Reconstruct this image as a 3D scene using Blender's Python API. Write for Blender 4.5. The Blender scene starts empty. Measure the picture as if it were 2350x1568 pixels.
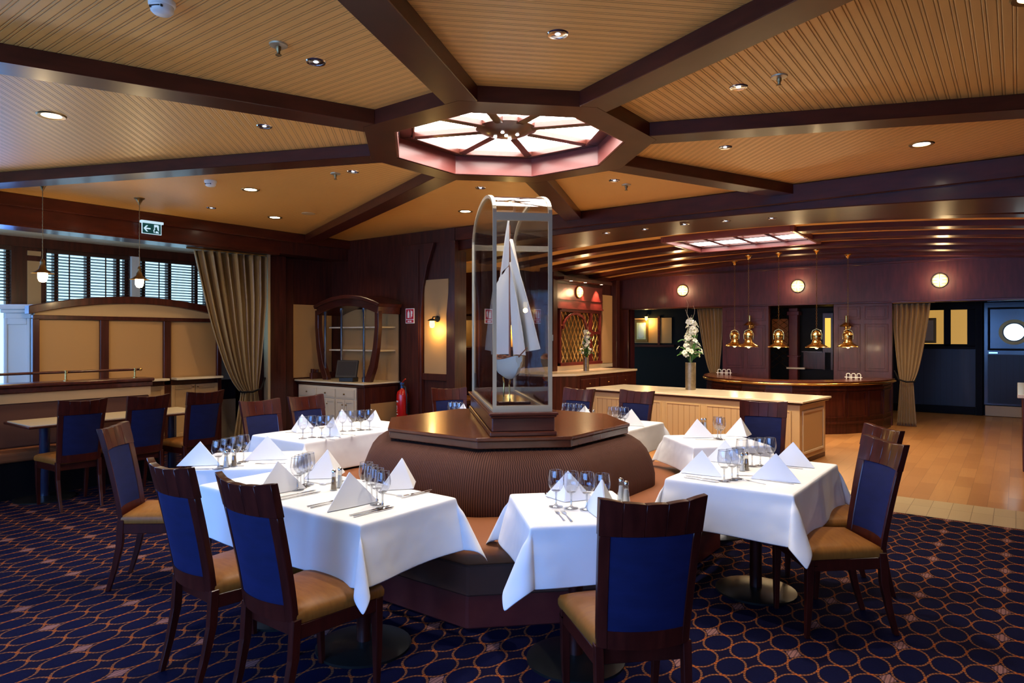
import bpy, math, random
from math import sin, cos, pi, radians, hypot, atan2, sqrt
random.seed(7)
SC = bpy.context.scene
COL = SC.collection
PI = pi

# ---------------------------------------------------------------- camera
CAMX, CAMY, CAMH = 3.169, -4.161, 1.58
YAW = radians(36.8)
FPX, YH = 1550.0, 772.0

def seen(px, py, z):
    """point on the horizontal plane at height z under the pixel"""
    X = (px - 1175) / FPX
    Z = (YH - py) / FPX
    t = (z - CAMH) / Z
    return (CAMX + t * (X * cos(YAW) - sin(YAW)), CAMY + t * (X * sin(YAW) + cos(YAW)))

cam = bpy.data.cameras.new('camera')
cam.sensor_width = 36.0
cam.lens = FPX / 2350.0 * 36.0
cam.shift_y = -12.0 / 2350.0
cam.clip_start = 0.05
cam.clip_end = 200
co = bpy.data.objects.new('camera', cam)
co.location = (CAMX, CAMY, CAMH)
co.rotation_euler = (PI / 2, 0, YAW)
COL.objects.link(co)
SC.camera = co

# ---------------------------------------------------------------- materials
def mat(name, color=(0.8, 0.8, 0.8), rough=0.5, metal=0.0, coat=0.0, emit=None, estr=0.0, sheen=0.0, spec=0.5):
    m = bpy.data.materials.new(name)
    m.use_nodes = True
    b = m.node_tree.nodes['Principled BSDF']
    b.inputs['Base Color'].default_value = (*color, 1)
    b.inputs['Roughness'].default_value = rough
    b.inputs['Metallic'].default_value = metal
    b.inputs['Coat Weight'].default_value = coat
    b.inputs['Coat Roughness'].default_value = 0.12
    b.inputs['Specular IOR Level'].default_value = spec
    b.inputs['Sheen Weight'].default_value = sheen
    if emit:
        b.inputs['Emission Color'].default_value = (*emit, 1)
        b.inputs['Emission Strength'].default_value = estr
    return m

def nd(m, t, **kw):
    n = m.node_tree.nodes.new(t)
    for k, v in kw.items():
        setattr(n, k, v)
    return n

def lk(m, a, b):
    m.node_tree.links.new(a, b)

def mth(m, op, a, b=None, c=None):
    n = nd(m, 'ShaderNodeMath', operation=op)
    for i, v in enumerate((a, b, c)):
        if v is None:
            continue
        if isinstance(v, (int, float)):
            n.inputs[i].default_value = v
        else:
            lk(m, v, n.inputs[i])
    return n.outputs[0]

def mixc(m, fac, a, b):
    n = nd(m, 'ShaderNodeMix', data_type='RGBA')
    if isinstance(fac, (int, float)):
        n.inputs[0].default_value = fac
    else:
        lk(m, fac, n.inputs[0])
    for s, v in ((n.inputs[6], a), (n.inputs[7], b)):
        if isinstance(v, tuple):
            s.default_value = (*v, 1)
        else:
            lk(m, v, s)
    return n.outputs[2]

def bump(m, h, strength=0.3, dist=0.01):
    n = nd(m, 'ShaderNodeBump')
    n.inputs['Strength'].default_value = strength
    n.inputs['Distance'].default_value = dist
    lk(m, h, n.inputs['Height'])
    lk(m, n.outputs[0], m.node_tree.nodes['Principled BSDF'].inputs['Normal'])

def bsdf(m):
    return m.node_tree.nodes['Principled BSDF']

def noise(m, vec, scale, detail=3, mapscale=None):
    if mapscale:
        mp = nd(m, 'ShaderNodeMapping')
        mp.inputs['Scale'].default_value = mapscale
        lk(m, vec, mp.inputs[0])
        vec = mp.outputs[0]
    n = nd(m, 'ShaderNodeTexNoise')
    n.inputs['Scale'].default_value = scale
    n.inputs['Detail'].default_value = detail
    lk(m, vec, n.inputs['Vector'])
    return n.outputs[0]

def wood(name, c1, c2, rough=0.28, coat=0.35, axis=(1, 1, 12), scale=5):
    m = mat(name, c1, rough, coat=coat)
    tc = nd(m, 'ShaderNodeTexCoord')
    f = noise(m, tc.outputs['Object'], scale, 5, axis)
    g = mth(m, 'MULTIPLY_ADD', f, 2.2, -0.6)
    g = nd(m, 'ShaderNodeClamp').inputs[0].node if False else g
    lk(m, mixc(m, g, c1, c2), bsdf(m).inputs['Base Color'])
    return m

M = {}
MAHO1, MAHO2 = (0.030, 0.0055, 0.0035), (0.085, 0.018, 0.010)
M['maho'] = wood('mahogany', MAHO1, MAHO2, 0.36, 0.15, (8, 8, 0.7), 3)
M['maho_h'] = wood('mahogany_horizontal', MAHO1, MAHO2, 0.3, 0.25, (0.7, 8, 8), 3)
for _k in ('maho', 'maho_h'): bsdf(M[_k]).inputs['Specular IOR Level'].default_value = 0.35
M['beam'] = wood('beam_mahogany', (0.050, 0.008, 0.004), (0.090, 0.016, 0.007), 0.32, 0.12, (1.5, 1.5, 6), 2.5)
bsdf(M['beam']).inputs['Specular IOR Level'].default_value = 0.3
M['chairwood'] = wood('chair_mahogany', (0.026, 0.0032, 0.0018), (0.062, 0.0085, 0.0045), 0.32, 0.18, (6, 6, 1), 5)
bsdf(M['chairwood']).inputs['Specular IOR Level'].default_value = 0.35
M['redwood'] = wood('red_stained_wood', (0.10, 0.012, 0.012), (0.17, 0.028, 0.02), 0.35, 0.3, (2, 2, 2), 3)
M['wellwood'] = wood('reddish_varnished_wood', (0.16, 0.030, 0.024), (0.24, 0.055, 0.042), 0.4, 0.15, (1, 1, 6), 2)
M['top'] = wood('polished_table_wood', (0.07, 0.017, 0.006), (0.11, 0.028, 0.010), 0.27, 0.15, (1, 5, 1), 1.5)
M['panelviolet'] = wood('bar_panel_wood', (0.045, 0.008, 0.012), (0.085, 0.016, 0.022), 0.5, 0.08, (6, 6, 1), 4)
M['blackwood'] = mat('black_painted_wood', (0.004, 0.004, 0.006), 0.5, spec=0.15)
M['cream'] = mat('cream_paint', (0.55, 0.36, 0.17), 0.55)
M['creamlight'] = mat('pale_cream_paint', (0.72, 0.60, 0.42), 0.5)
M['creamwall'] = mat('cream_wall_paint', (0.48, 0.27, 0.10), 0.6)
M['vault'] = mat('vault_cream', (0.85, 0.47, 0.15), 0.5)
M['ivory'] = mat('ivory_stone', (0.80, 0.68, 0.46), 0.22, coat=0.3)
M['white'] = mat('white_plastic', (0.8, 0.8, 0.78), 0.35)
M['pilaster'] = mat('white_painted_wood', (0.75, 0.80, 0.85), 0.4)
M['blind'] = mat('blind_wood', (0.045, 0.015, 0.010), 0.4)
M['brass'] = mat('brass', (0.62, 0.40, 0.13), 0.22, 1.0)
M['oldbrass'] = mat('aged_brass', (0.30, 0.21, 0.10), 0.35, 1.0)
M['chrome'] = mat('chrome', (0.75, 0.76, 0.8), 0.12, 1.0)
M['steel'] = mat('steel', (0.7, 0.7, 0.7), 0.14, 1.0)
M['alu'] = mat('champagne_metal', (0.50, 0.42, 0.28), 0.4, 0.6)
M['black'] = mat('black_plastic', (0.012, 0.012, 0.014), 0.35)
M['dark'] = mat('dark_metal', (0.02, 0.02, 0.022), 0.4, 0.6)
M['red'] = mat('red_enamel', (0.55, 0.01, 0.008), 0.25, coat=0.5)
M['signred'] = mat('sign_red', (0.50, 0.008, 0.03), 0.5)
M['signwhite'] = mat('sign_white', (0.85, 0.85, 0.85), 0.5)
M['leaf'] = mat('leaf_green', (0.045, 0.16, 0.02), 0.45)
M['petal'] = mat('white_petal', (0.85, 0.86, 0.74), 0.5)
M['petalcore'] = mat('flower_centre', (0.45, 0.5, 0.08), 0.5)
M['twig'] = mat('bleached_twig', (0.55, 0.45, 0.32), 0.7)
M['sail'] = mat('sail_cloth', (0.72, 0.68, 0.58), 0.8)
M['hull'] = mat('hull_paint', (0.62, 0.66, 0.56), 0.4)
M['deckwood'] = mat('deck_wood', (0.30, 0.10, 0.03), 0.4)
M['navygloss'] = mat('navy_wall', (0.01, 0.018, 0.05), 0.25, coat=0.5)
M['bluebox'] = mat('pale_blue_paint', (0.45, 0.58, 0.72), 0.4)
M['base'] = mat('cast_iron_base', (0.05, 0.05, 0.045), 0.3, 0.8)
M['pepper'] = mat('pepper', (0.25, 0.14, 0.05), 0.8)
M['salt'] = mat('salt', (0.8, 0.8, 0.78), 0.8)
M['pic'] = mat('picture_print', (0.45, 0.55, 0.42), 0.5)
M['picdark'] = mat('picture_ship', (0.06, 0.09, 0.05), 0.5)
M['gilt'] = mat('gilt_frame', (0.30, 0.17, 0.05), 0.35, 0.7)

def emis(name, c, s):
    m = mat(name, tuple(0.3 * q for q in c), 0.5, emit=c, estr=s)
    return m
M['skypane'] = emis('lit_opal_pane', (1.0, 0.91, 0.84), 16.0)
M['skypane_small'] = emis('lit_opal_pane_bar', (1.0, 0.92, 0.88), 7.0)
M['bulb'] = emis('lit_bulb', (1.0, 0.80, 0.45), 30.0)
M['opal'] = emis('lit_opal_glass', (1.0, 0.72, 0.26), 1.9)
M['down'] = emis('lit_downlight', (1.0, 0.86, 0.62), 22.0)
M['spotdot'] = emis('small_lit_spot', (1.0, 0.93, 0.88), 10.0)
M['chromespot'] = emis('chrome_lamp_core', (0.8, 0.88, 1.0), 1.2)
M['portlight'] = emis('bright_porthole_glass', (0.72, 0.95, 1.0), 1.6)
M['exitw'] = emis('exit_white', (0.6, 0.85, 1.0), 0.55)
M['exitg'] = emis('exit_green', (0.0, 0.06, 0.06), 0.4)
M['yellowglass'] = emis('amber_back_lit_panel', (1.0, 0.55, 0.08), 0.8)
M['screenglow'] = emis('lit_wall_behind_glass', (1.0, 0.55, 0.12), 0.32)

def glass(name, tint=(1, 1, 1), amount=0.9, ior=1.45, rough=0.0, extra=0.0):
    m = bpy.data.materials.new(name)
    m.use_nodes = True
    nt = m.node_tree
    for n in list(nt.nodes):
        nt.nodes.remove(n)
    out = nt.nodes.new('ShaderNodeOutputMaterial')
    tr = nt.nodes.new('ShaderNodeBsdfTransparent')
    tr.inputs[0].default_value = (*[t * amount for t in tint], 1)
    gl = nt.nodes.new('ShaderNodeBsdfGlossy')
    gl.inputs['Roughness'].default_value = rough
    fr = nt.nodes.new('ShaderNodeFresnel')
    ge = nt.nodes.new('ShaderNodeNewGeometry')
    mr = nt.nodes.new('ShaderNodeMapRange')
    mr.inputs['To Min'].default_value = ior
    mr.inputs['To Max'].default_value = 1.0 / ior
    nt.links.new(ge.outputs['Backfacing'], mr.inputs['Value'])
    nt.links.new(mr.outputs[0], fr.inputs[0])
    mx = nt.nodes.new('ShaderNodeMixShader')
    ad = nt.nodes.new('ShaderNodeMath')
    ad.operation = 'ADD'
    ad.inputs[1].default_value = extra
    nt.links.new(fr.outputs[0], ad.inputs[0])
    nt.links.new(ad.outputs[0], mx.inputs[0])
    nt.links.new(tr.outputs[0], mx.inputs[1])
    nt.links.new(gl.outputs[0], mx.inputs[2])
    nt.links.new(mx.outputs[0], out.inputs[0])
    return m
M['glass'] = glass('clear_glass', (1, 1, 1), 0.96, 1.5, 0.0, 0.015)
M['wineglass'] = glass('wine_glass', (0.97, 0.98, 1.0), 0.97, 1.5, 0.0, 0.02)
M['wineglass_thick'] = glass('wine_glass_stem', (0.9, 0.92, 0.95), 0.85, 1.8, 0.02, 0.12)
M['shade_glass'] = glass('shaker_glass', (0.95, 0.97, 0.97), 0.85, 1.5, 0.05, 0.1)

def cloth_mat():
    m = mat('white_linen', (0.86, 0.86, 0.85), 0.85, spec=0.15)
    tc = nd(m, 'ShaderNodeTexCoord')
    n = noise(m, tc.outputs['Object'], 2.5, 3)
    bump(m, n, 0.5, 0.06)
    return m
M['linen'] = cloth_mat()
M['napkin'] = mat('white_napkin', (0.84, 0.85, 0.87), 0.85, spec=0.15)

def velvet():
    m = mat('navy_upholstery', (0.008, 0.014, 0.085), 0.75, sheen=0.2, spec=0.2)
    bsdf(m).inputs['Sheen Tint'].default_value = (0.05, 0.1, 0.5, 1)
    tc = nd(m, 'ShaderNodeTexCoord')
    n = noise(m, tc.outputs['Object'], 9, 4, (1, 1, 3))
    lk(m, mixc(m, n, (0.0025, 0.004, 0.026), (0.008, 0.012, 0.066)), bsdf(m).inputs['Base Color'])
    return m
M['navy'] = velvet()

def seatm():
    m = mat('tan_seat_upholstery', (0.3, 0.16, 0.08), 0.48, spec=0.25)
    tc = nd(m, 'ShaderNodeTexCoord')
    n = noise(m, tc.outputs['Object'], 14, 5, (1, 4, 1))
    lk(m, mixc(m, n, (0.17, 0.055, 0.008), (0.34, 0.130, 0.020)), bsdf(m).inputs['Base Color'])
    return m
M['seat'] = seatm()

def ribbed():
    m = mat('ribbed_brown_upholstery', (0.1, 0.05, 0.035), 0.75, spec=0.15)
    uv = nd(m, 'ShaderNodeUVMap')
    sp = nd(m, 'ShaderNodeSeparateXYZ')
    lk(m, uv.outputs[0], sp.inputs[0])
    s = mth(m, 'SINE', mth(m, 'MULTIPLY', sp.outputs[0], 2 * PI / 0.0155))
    f = mth(m, 'MULTIPLY_ADD', s, 0.5, 0.5)
    lk(m, mixc(m, f, (0.034, 0.012, 0.008), (0.108, 0.043, 0.027)), bsdf(m).inputs['Base Color'])
    bump(m, f, 0.5, 0.004)
    return m
M['rib'] = ribbed()
M['benchseat'] = mat('brown_bench_upholstery', (0.24, 0.085, 0.034), 0.6, spec=0.2)
M['fringe'] = mat('dark_brown_skirt', (0.095, 0.040, 0.026), 0.8, spec=0.2)

def beadboard():
    m = mat('beadboard', (0.5, 0.3, 0.15), 0.42)
    uv = nd(m, 'ShaderNodeUVMap')
    sp = nd(m, 'ShaderNodeSeparateXYZ')
    lk(m, uv.outputs[0], sp.inputs[0])
    x = mth(m, 'FRACT', mth(m, 'DIVIDE', sp.outputs[0], 0.058))
    def groove(c, w):
        d = mth(m, 'ABSOLUTE', mth(m, 'SUBTRACT', x, c))
        return mth(m, 'SUBTRACT', 1.0, mth(m, 'MINIMUM', mth(m, 'DIVIDE', d, w), 1.0))
    g = mth(m, 'MAXIMUM', groove(0.35, 0.07), groove(0.62, 0.07))
    lk(m, mixc(m, mth(m, 'MULTIPLY', g, 0.6), (0.88, 0.44, 0.11), (0.34, 0.145, 0.035)), bsdf(m).inputs['Base Color'])
    bump(m, mth(m, 'SUBTRACT', 1.0, g), 0.6, 0.006)
    return m
M['bead'] = beadboard()

def carpet():
    m = mat('patterned_carpet', (0.01, 0.01, 0.08), 0.95, spec=0.1)
    tc = nd(m, 'ShaderNodeTexCoord')
    sp = nd(m, 'ShaderNodeSeparateXYZ')
    lk(m, tc.outputs['Object'], sp.inputs[0])
    P = mth(m, 'DIVIDE', sp.outputs[0], 0.138)
    Q = mth(m, 'DIVIDE', sp.outputs[1], 0.210)
    u = mth(m, 'ADD', P, Q)
    v = mth(m, 'SUBTRACT', P, Q)
    su = mth(m, 'SINE', mth(m, 'MULTIPLY', u, PI))
    sv = mth(m, 'SINE', mth(m, 'MULTIPLY', v, PI))
    cu = mth(m, 'COSINE', mth(m, 'MULTIPLY', u, PI))
    cv = mth(m, 'COSINE', mth(m, 'MULTIPLY', v, PI))
    K = 0.52
    f1 = mth(m, 'ABSOLUTE', mth(m, 'SUBTRACT', su, mth(m, 'MULTIPLY', sv, K)))
    f2 = mth(m, 'ABSOLUTE', mth(m, 'SUBTRACT', sv, mth(m, 'MULTIPLY', su, K)))
    # divide by gradient length for a constant line width
    g1 = mth(m, 'SQRT', mth(m, 'ADD', mth(m, 'MULTIPLY', cu, cu), mth(m, 'MULTIPLY', mth(m, 'MULTIPLY', cv, cv), K * K)))
    g2 = mth(m, 'SQRT', mth(m, 'ADD', mth(m, 'MULTIPLY', cv, cv), mth(m, 'MULTIPLY', mth(m, 'MULTIPLY', cu, cu), K * K)))
    d1 = mth(m, 'DIVIDE', f1, mth(m, 'MAXIMUM', g1, 0.15))
    d2 = mth(m, 'DIVIDE', f2, mth(m, 'MAXIMUM', g2, 0.15))
    def rope(d, along, sgn):
        tw = mth(m, 'SINE', mth(m, 'ADD', mth(m, 'MULTIPLY', along, 2 * PI * 6.5), mth(m, 'MULTIPLY', d, 12 * sgn)))
        core = mth(m, 'LESS_THAN', d, 0.15)
        return mth(m, 'MULTIPLY', core, mth(m, 'MULTIPLY_ADD', tw, 0.33, 0.62))
    r = mth(m, 'MAXIMUM', rope(d1, v, 1), rope(d2, u, -1))
    # crossings glow more orange
    cr = mth(m, 'LESS_THAN', mth(m, 'MAXIMUM', d1, d2), 0.34)
    base = mixc(m, noise(m, tc.outputs['Object'], 90, 2), (0.0018, 0.0022, 0.018), (0.003, 0.0035, 0.030))
    # darker purple brown in the star shaped cells
    star = mth(m, 'GREATER_THAN', mth(m, 'MULTIPLY', su, sv), 0.0)
    base = mixc(m, mth(m, 'MULTIPLY', star, 0.55), base, (0.006, 0.0025, 0.012))
    line = mixc(m, mth(m, 'MULTIPLY', cr, 0.8), (0.26, 0.095, 0.030), (0.42, 0.10, 0.012))
    c = mixc(m, r, base, line)
    # small medallions in some of the stars (cell centres where P and Q are half steps)
    a = mth(m, 'ABSOLUTE', mth(m, 'SUBTRACT', mth(m, 'FRACT', mth(m, 'DIVIDE', P, 3.0)), 0.5))
    b = mth(m, 'ABSOLUTE', mth(m, 'SUBTRACT', mth(m, 'FRACT', mth(m, 'DIVIDE', Q, 2.0)), 0.5))
    a = mth(m, 'MULTIPLY', a, 3.0)
    b = mth(m, 'MULTIPLY', b, 2.0)
    md = mth(m, 'ADD', a, b)
    med = mth(m, 'LESS_THAN', md, 0.26)
    med2 = mth(m, 'MULTIPLY', med, mth(m, 'MULTIPLY_ADD', mth(m, 'SINE', mth(m, 'MULTIPLY', a, 60)), 0.25, 0.55))
    c = mixc(m, med2, c, (0.36, 0.17, 0.14))
    lk(m, c, bsdf(m).inputs['Base Color'])
    bump(m, noise(m, tc.outputs['Object'], 220, 2), 0.4, 0.004)
    return m
M['carpet'] = carpet()

def brick(name, c1, c2, mortar, w, h, msize, rough, rot=PI / 2, coat=0.0):
    m = mat(name, c1, rough, coat=coat)
    tc = nd(m, 'ShaderNodeTexCoord')
    mp = nd(m, 'ShaderNodeMapping')
    mp.inputs['Rotation'].default_value = (0, 0, rot)
    lk(m, tc.outputs['Object'], mp.inputs[0])
    b = nd(m, 'ShaderNodeTexBrick')
    b.inputs['Scale'].default_value = 1.0
    b.inputs['Brick Width'].default_value = w
    b.inputs['Row Height'].default_value = h
    b.inputs['Mortar Size'].default_value = msize
    b.inputs['Color1'].default_value = (*c1, 1)
    b.inputs['Color2'].default_value = (*c2, 1)
    b.inputs['Mortar'].default_value = (*mortar, 1)
    lk(m, mp.outputs[0], b.inputs[0])
    n = noise(m, mp.outputs[0], 4, 4, (1, 14, 1))
    lk(m, mixc(m, mth(m, 'MULTIPLY', n, 0.35), b.outputs[0], (c1[0] * 0.55, c1[1] * 0.5, c1[2] * 0.45)), bsdf(m).inputs['Base Color'])
    return m
M['floorwood'] = brick('oak_floor', (0.60, 0.29, 0.10), (0.44, 0.195, 0.062), (0.16, 0.07, 0.03), 0.62, 0.155, 0.0012, 0.36, PI / 2, 0.25)
mt = mat('floor_tile', (0.5, 0.4, 0.22), 0.35)
_tc = nd(mt, 'ShaderNodeTexCoord')
_b = nd(mt, 'ShaderNodeTexBrick', offset=0.0)
_b.inputs['Scale'].default_value = 1.0
_b.inputs['Brick Width'].default_value = 0.158
_b.inputs['Row Height'].default_value = 0.35
_b.inputs['Mortar Size'].default_value = 0.0025
_b.inputs['Color1'].default_value = (0.52, 0.40, 0.22, 1)
_b.inputs['Color2'].default_value = (0.47, 0.35, 0.19, 1)
_b.inputs['Mortar'].default_value = (0.22, 0.15, 0.08, 1)
lk(mt, _tc.outputs['Object'], _b.inputs[0])
lk(mt, _b.outputs[0], bsdf(mt).inputs['Base Color'])
M['tile'] = mt

def curtainm():
    m = mat('gold_satin', (0.3, 0.18, 0.07), 0.42, sheen=0.3)
    uv = nd(m, 'ShaderNodeUVMap')
    sp = nd(m, 'ShaderNodeSeparateXYZ')
    lk(m, uv.outputs[0], sp.inputs[0])
    s = mth(m, 'FRACT', mth(m, 'MULTIPLY', sp.outputs[0], 30))
    st = mth(m, 'GREATER_THAN', s, 0.55)
    lk(m, mixc(m, st, (0.30, 0.195, 0.07), (0.17, 0.095, 0.032)), bsdf(m).inputs['Base Color'])
    return m
M['curtain'] = curtainm()

def stonevase():
    m = mat('mottled_bronze', (0.2, 0.14, 0.08), 0.35, 0.7)
    tc = nd(m, 'ShaderNodeTexCoord')
    n = noise(m, tc.outputs['Object'], 22, 4)
    lk(m, mixc(m, n, (0.10, 0.065, 0.03), (0.42, 0.33, 0.22)), bsdf(m).inputs['Base Color'])
    return m
M['vase'] = stonevase()

def stripes(name, c1, c2, pitch, rough=0.5):
    m = mat(name, c1, rough)
    tc = nd(m, 'ShaderNodeTexCoord')
    sp = nd(m, 'ShaderNodeSeparateXYZ')
    lk(m, tc.outputs['Object'], sp.inputs[0])
    x = mth(m, 'FRACT', mth(m, 'DIVIDE', sp.outputs[0], pitch))
    lk(m, mixc(m, mth(m, 'LESS_THAN', x, 0.09), c1, c2), bsdf(m).inputs['Base Color'])
    return m
M['beadpanel'] = stripes('tan_beadboard', (0.52, 0.34, 0.17), (0.30, 0.17, 0.07), 0.085)
M['darkbead'] = stripes('navy_black_beadboard', (0.008, 0.009, 0.018), (0.002, 0.002, 0.003), 0.1, 0.4)

# ---------------------------------------------------------------- mesh building
class MB:
    def __init__(s):
        s.v = []; s.f = []; s.uv = {}; s.m = []
    def add(s, vs, fs, mi=0, uvs=None):
        o = len(s.v)
        s.v += [tuple(p) for p in vs]
        for k, f in enumerate(fs):
            if uvs is not None:
                s.uv[len(s.f)] = [uvs[i] for i in f]
            s.f.append([i + o for i in f])
            s.m.append(mi)
        return s
    def box(s, x0, x1, y0, y1, z0, z1, mi=0):
        x0, x1 = min(x0, x1), max(x0, x1); y0, y1 = min(y0, y1), max(y0, y1); z0, z1 = min(z0, z1), max(z0, z1)
        vs = [(x, y, z) for z in (z0, z1) for y in (y0, y1) for x in (x0, x1)]
        return s.add(vs, [(0, 2, 3, 1), (4, 5, 7, 6), (0, 1, 5, 4), (2, 6, 7, 3), (0, 4, 6, 2), (1, 3, 7, 5)], mi)
    def prism(s, poly, z0, z1, mi=0, uvf=None):
        n = len(poly)
        a = sum(poly[i][0] * poly[(i + 1) % n][1] - poly[(i + 1) % n][0] * poly[i][1] for i in range(n))
        if a < 0:
            poly = poly[::-1]
        vs = [(x, y, z0) for x, y in poly] + [(x, y, z1) for x, y in poly]
        fs = [tuple(range(n - 1, -1, -1)), tuple(range(n, 2 * n))] + [(i, (i + 1) % n, (i + 1) % n + n, i + n) for i in range(n)]
        uvs = [uvf(x, y) for x, y, z in vs] if uvf else None
        return s.add(vs, fs, mi, uvs)
    def prism_axis(s, poly, a0, a1, axis='y', mi=0):
        """polygon in the plane across `axis`: axis y -> (x,z), axis x -> (y,z)"""
        n = len(poly)
        if axis == 'y':
            P = lambda u, w, a: (u, a, w)
        else:
            P = lambda u, w, a: (a, u, w)
        vs = [P(u, w, a0) for u, w in poly] + [P(u, w, a1) for u, w in poly]
        ar = sum(poly[i][0] * poly[(i + 1) % n][1] - poly[(i + 1) % n][0] * poly[i][1] for i in range(n))
        fs = [tuple(range(n)), tuple(range(2 * n - 1, n - 1, -1))] + [(i + n, (i + 1) % n + n, (i + 1) % n, i) for i in range(n)]
        flip = (ar < 0) ^ (a1 < a0) ^ (axis == 'x')
        if flip:
            fs = [tuple(reversed(f)) for f in fs]
        return s.add(vs, fs, mi)
    def lathe(s, prof, seg=24, c=(0, 0, 0), mi=0, cap=True):
        vs = []; fs = []
        for r, z in prof:
            for k in range(seg):
                t = 2 * PI * k / seg
                vs.append((c[0] + r * cos(t), c[1] + r * sin(t), c[2] + z))
        for i in range(len(prof) - 1):
            for k in range(seg):
                k2 = (k + 1) % seg
                fs.append((i * seg + k, i * seg + k2, (i + 1) * seg + k2, (i + 1) * seg + k))
        if cap:
            if prof[0][0] > 1e-4:
                fs.append(tuple(range(seg - 1, -1, -1)))
            if prof[-1][0] > 1e-4:
                fs.append(tuple((len(prof) - 1) * seg + k for k in range(seg)))
        return s.add(vs, fs, mi)
    def tube(s, pts, r, seg=8, mi=0, closed=False, ry=None):
        """r number or list; swept round tube"""
        n = len(pts)
        rr = r if isinstance(r, (list, tuple)) else [r] * n
        vs = []; fs = []
        up0 = None
        for i in range(n):
            a = pts[i - 1] if (i > 0 or closed) else pts[i]
            b = pts[(i + 1) % n] if (i < n - 1 or closed) else pts[i]
            d = [b[k] - a[k] for k in range(3)]
            L = sqrt(sum(x * x for x in d)) or 1
            d = [x / L for x in d]
            up = up0 or ((0, 0, 1) if abs(d[2]) < 0.9 else (0, 1, 0))
            sx = (d[1] * up[2] - d[2] * up[1], d[2] * up[0] - d[0] * up[2], d[0] * up[1] - d[1] * up[0])
            L = sqrt(sum(x * x for x in sx)) or 1
            sx = [x / L for x in sx]
            sy = (sx[1] * d[2] - sx[2] * d[1], sx[2] * d[0] - sx[0] * d[2], sx[0] * d[1] - sx[1] * d[0])
            up0 = sy
            for k in range(seg):
                t = 2 * PI * k / seg
                vs.append(tuple(pts[i][j] + rr[i] * (cos(t) * sx[j] + sin(t) * sy[j]) for j in range(3)))
        m = n if closed else n - 1
        for i in range(m):
            for k in range(seg):
                k2 = (k + 1) % seg
                j = (i + 1) % n
                fs.append((i * seg + k, j * seg + k, j * seg + k2, i * seg + k2))
        if not closed:
            fs.append(tuple(range(seg)))
            fs.append(tuple((n - 1) * seg + k for k in range(seg - 1, -1, -1)))
        return s.add(vs, fs, mi)
    def post(s, secs, mi=0):
        """loft of rectangles: (cx, cy, z, hx, hy)"""
        vs = []; fs = []
        for cx, cy, z, hx, hy in secs:
            vs += [(cx - hx, cy - hy, z), (cx + hx, cy - hy, z), (cx + hx, cy + hy, z), (cx - hx, cy + hy, z)]
        n = len(secs)
        up = secs[-1][2] > secs[0][2]
        for i in range(n - 1):
            for k in range(4):
                k2 = (k + 1) % 4
                f = (i * 4 + k, i * 4 + k2, (i + 1) * 4 + k2, (i + 1) * 4 + k)
                fs.append(f if up else f[::-1])
        a = (3, 2, 1, 0); b = tuple((n - 1) * 4 + k for k in range(4))
        fs += [a, b] if up else [a[::-1], b[::-1]]
        return s.add(vs, fs, mi)
    def loft(s, rings, mi=0, cap0=True, cap1=True, uvs=False):
        n = len(rings[0]); vs = [p for r in rings for p in r]; fs = []
        per = [0]
        for k in range(n):
            a, b = rings[0][k], rings[0][(k + 1) % n]
            per.append(per[-1] + hypot(b[0] - a[0], b[1] - a[1]))
        o = len(s.v)
        s.v += [tuple(p) for p in vs]
        for i in range(len(rings) - 1):
            for k in range(n):
                k2 = (k + 1) % n
                if uvs:
                    s.uv[len(s.f)] = [(per[k], rings[i][k][2]), (per[k + 1], rings[i][k2][2]), (per[k + 1], rings[i + 1][k2][2]), (per[k], rings[i + 1][k][2])]
                s.f.append([o + i * n + k, o + i * n + k2, o + (i + 1) * n + k2, o + (i + 1) * n + k]); s.m.append(mi)
        if cap0:
            s.f.append([o + k for k in range(n - 1, -1, -1)]); s.m.append(mi)
        if cap1:
            s.f.append([o + (len(rings) - 1) * n + k for k in range(n)]); s.m.append(mi)
        return s
    def grid(s, fn, nu, nv, thick=0.0, mi=0, uvs=False, closed_back=True):
        """surface fn(u,v)->(x,y,z); with thick fn(u,v,side) gives two sides"""
        def sheet(side):
            return [fn(i / nu, j / nv) if side is None else fn(i / nu, j / nv, side) for j in range(nv + 1) for i in range(nu + 1)]
        W = nu + 1
        if not thick:
            vs = sheet(None)
            fs = [(j * W + i, j * W + i + 1, (j + 1) * W + i + 1, (j + 1) * W + i) for j in range(nv) for i in range(nu)]
            uv = [(i / nu, j / nv) for j in range(nv + 1) for i in range(nu + 1)] if uvs else None
            return s.add(vs, fs, mi, uv)
        A, B = sheet(1), sheet(-1)
        N = len(A)
        fs = [(j * W + i, j * W + i + 1, (j + 1) * W + i + 1, (j + 1) * W + i) for j in range(nv) for i in range(nu)]
        fs += [tuple(N + q for q in reversed(f)) for f in fs]
        for i in range(nu):
            fs.append((i + 1, i, N + i, N + i + 1))
            t = nv * W
            fs.append((t + i, t + i + 1, N + t + i + 1, N + t + i))
        for j in range(nv):
            fs.append((j * W, (j + 1) * W, N + (j + 1) * W, N + j * W))
            t = nu
            fs.append(((j + 1) * W + t, j * W + t, N + j * W + t, N + (j + 1) * W + t))
        return s.add(A + B, fs, mi)
    def sphere(s, c, r, seg=16, rings=10, mi=0, sc=(1, 1, 1)):
        prof = [(max(1e-5, r * sin(PI * i / rings)), -r * cos(PI * i / rings)) for i in range(rings + 1)]
        o = len(s.v)
        s.lathe(prof, seg, (0, 0, 0), mi, cap=False)
        for i in range(o, len(s.v)):
            x, y, z = s.v[i]
            s.v[i] = (c[0] + x * sc[0], c[1] + y * sc[1], c[2] + z * sc[2])
        return s
    def move(s, fn):
        s.v = [fn(*p) for p in s.v]
        return s
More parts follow.
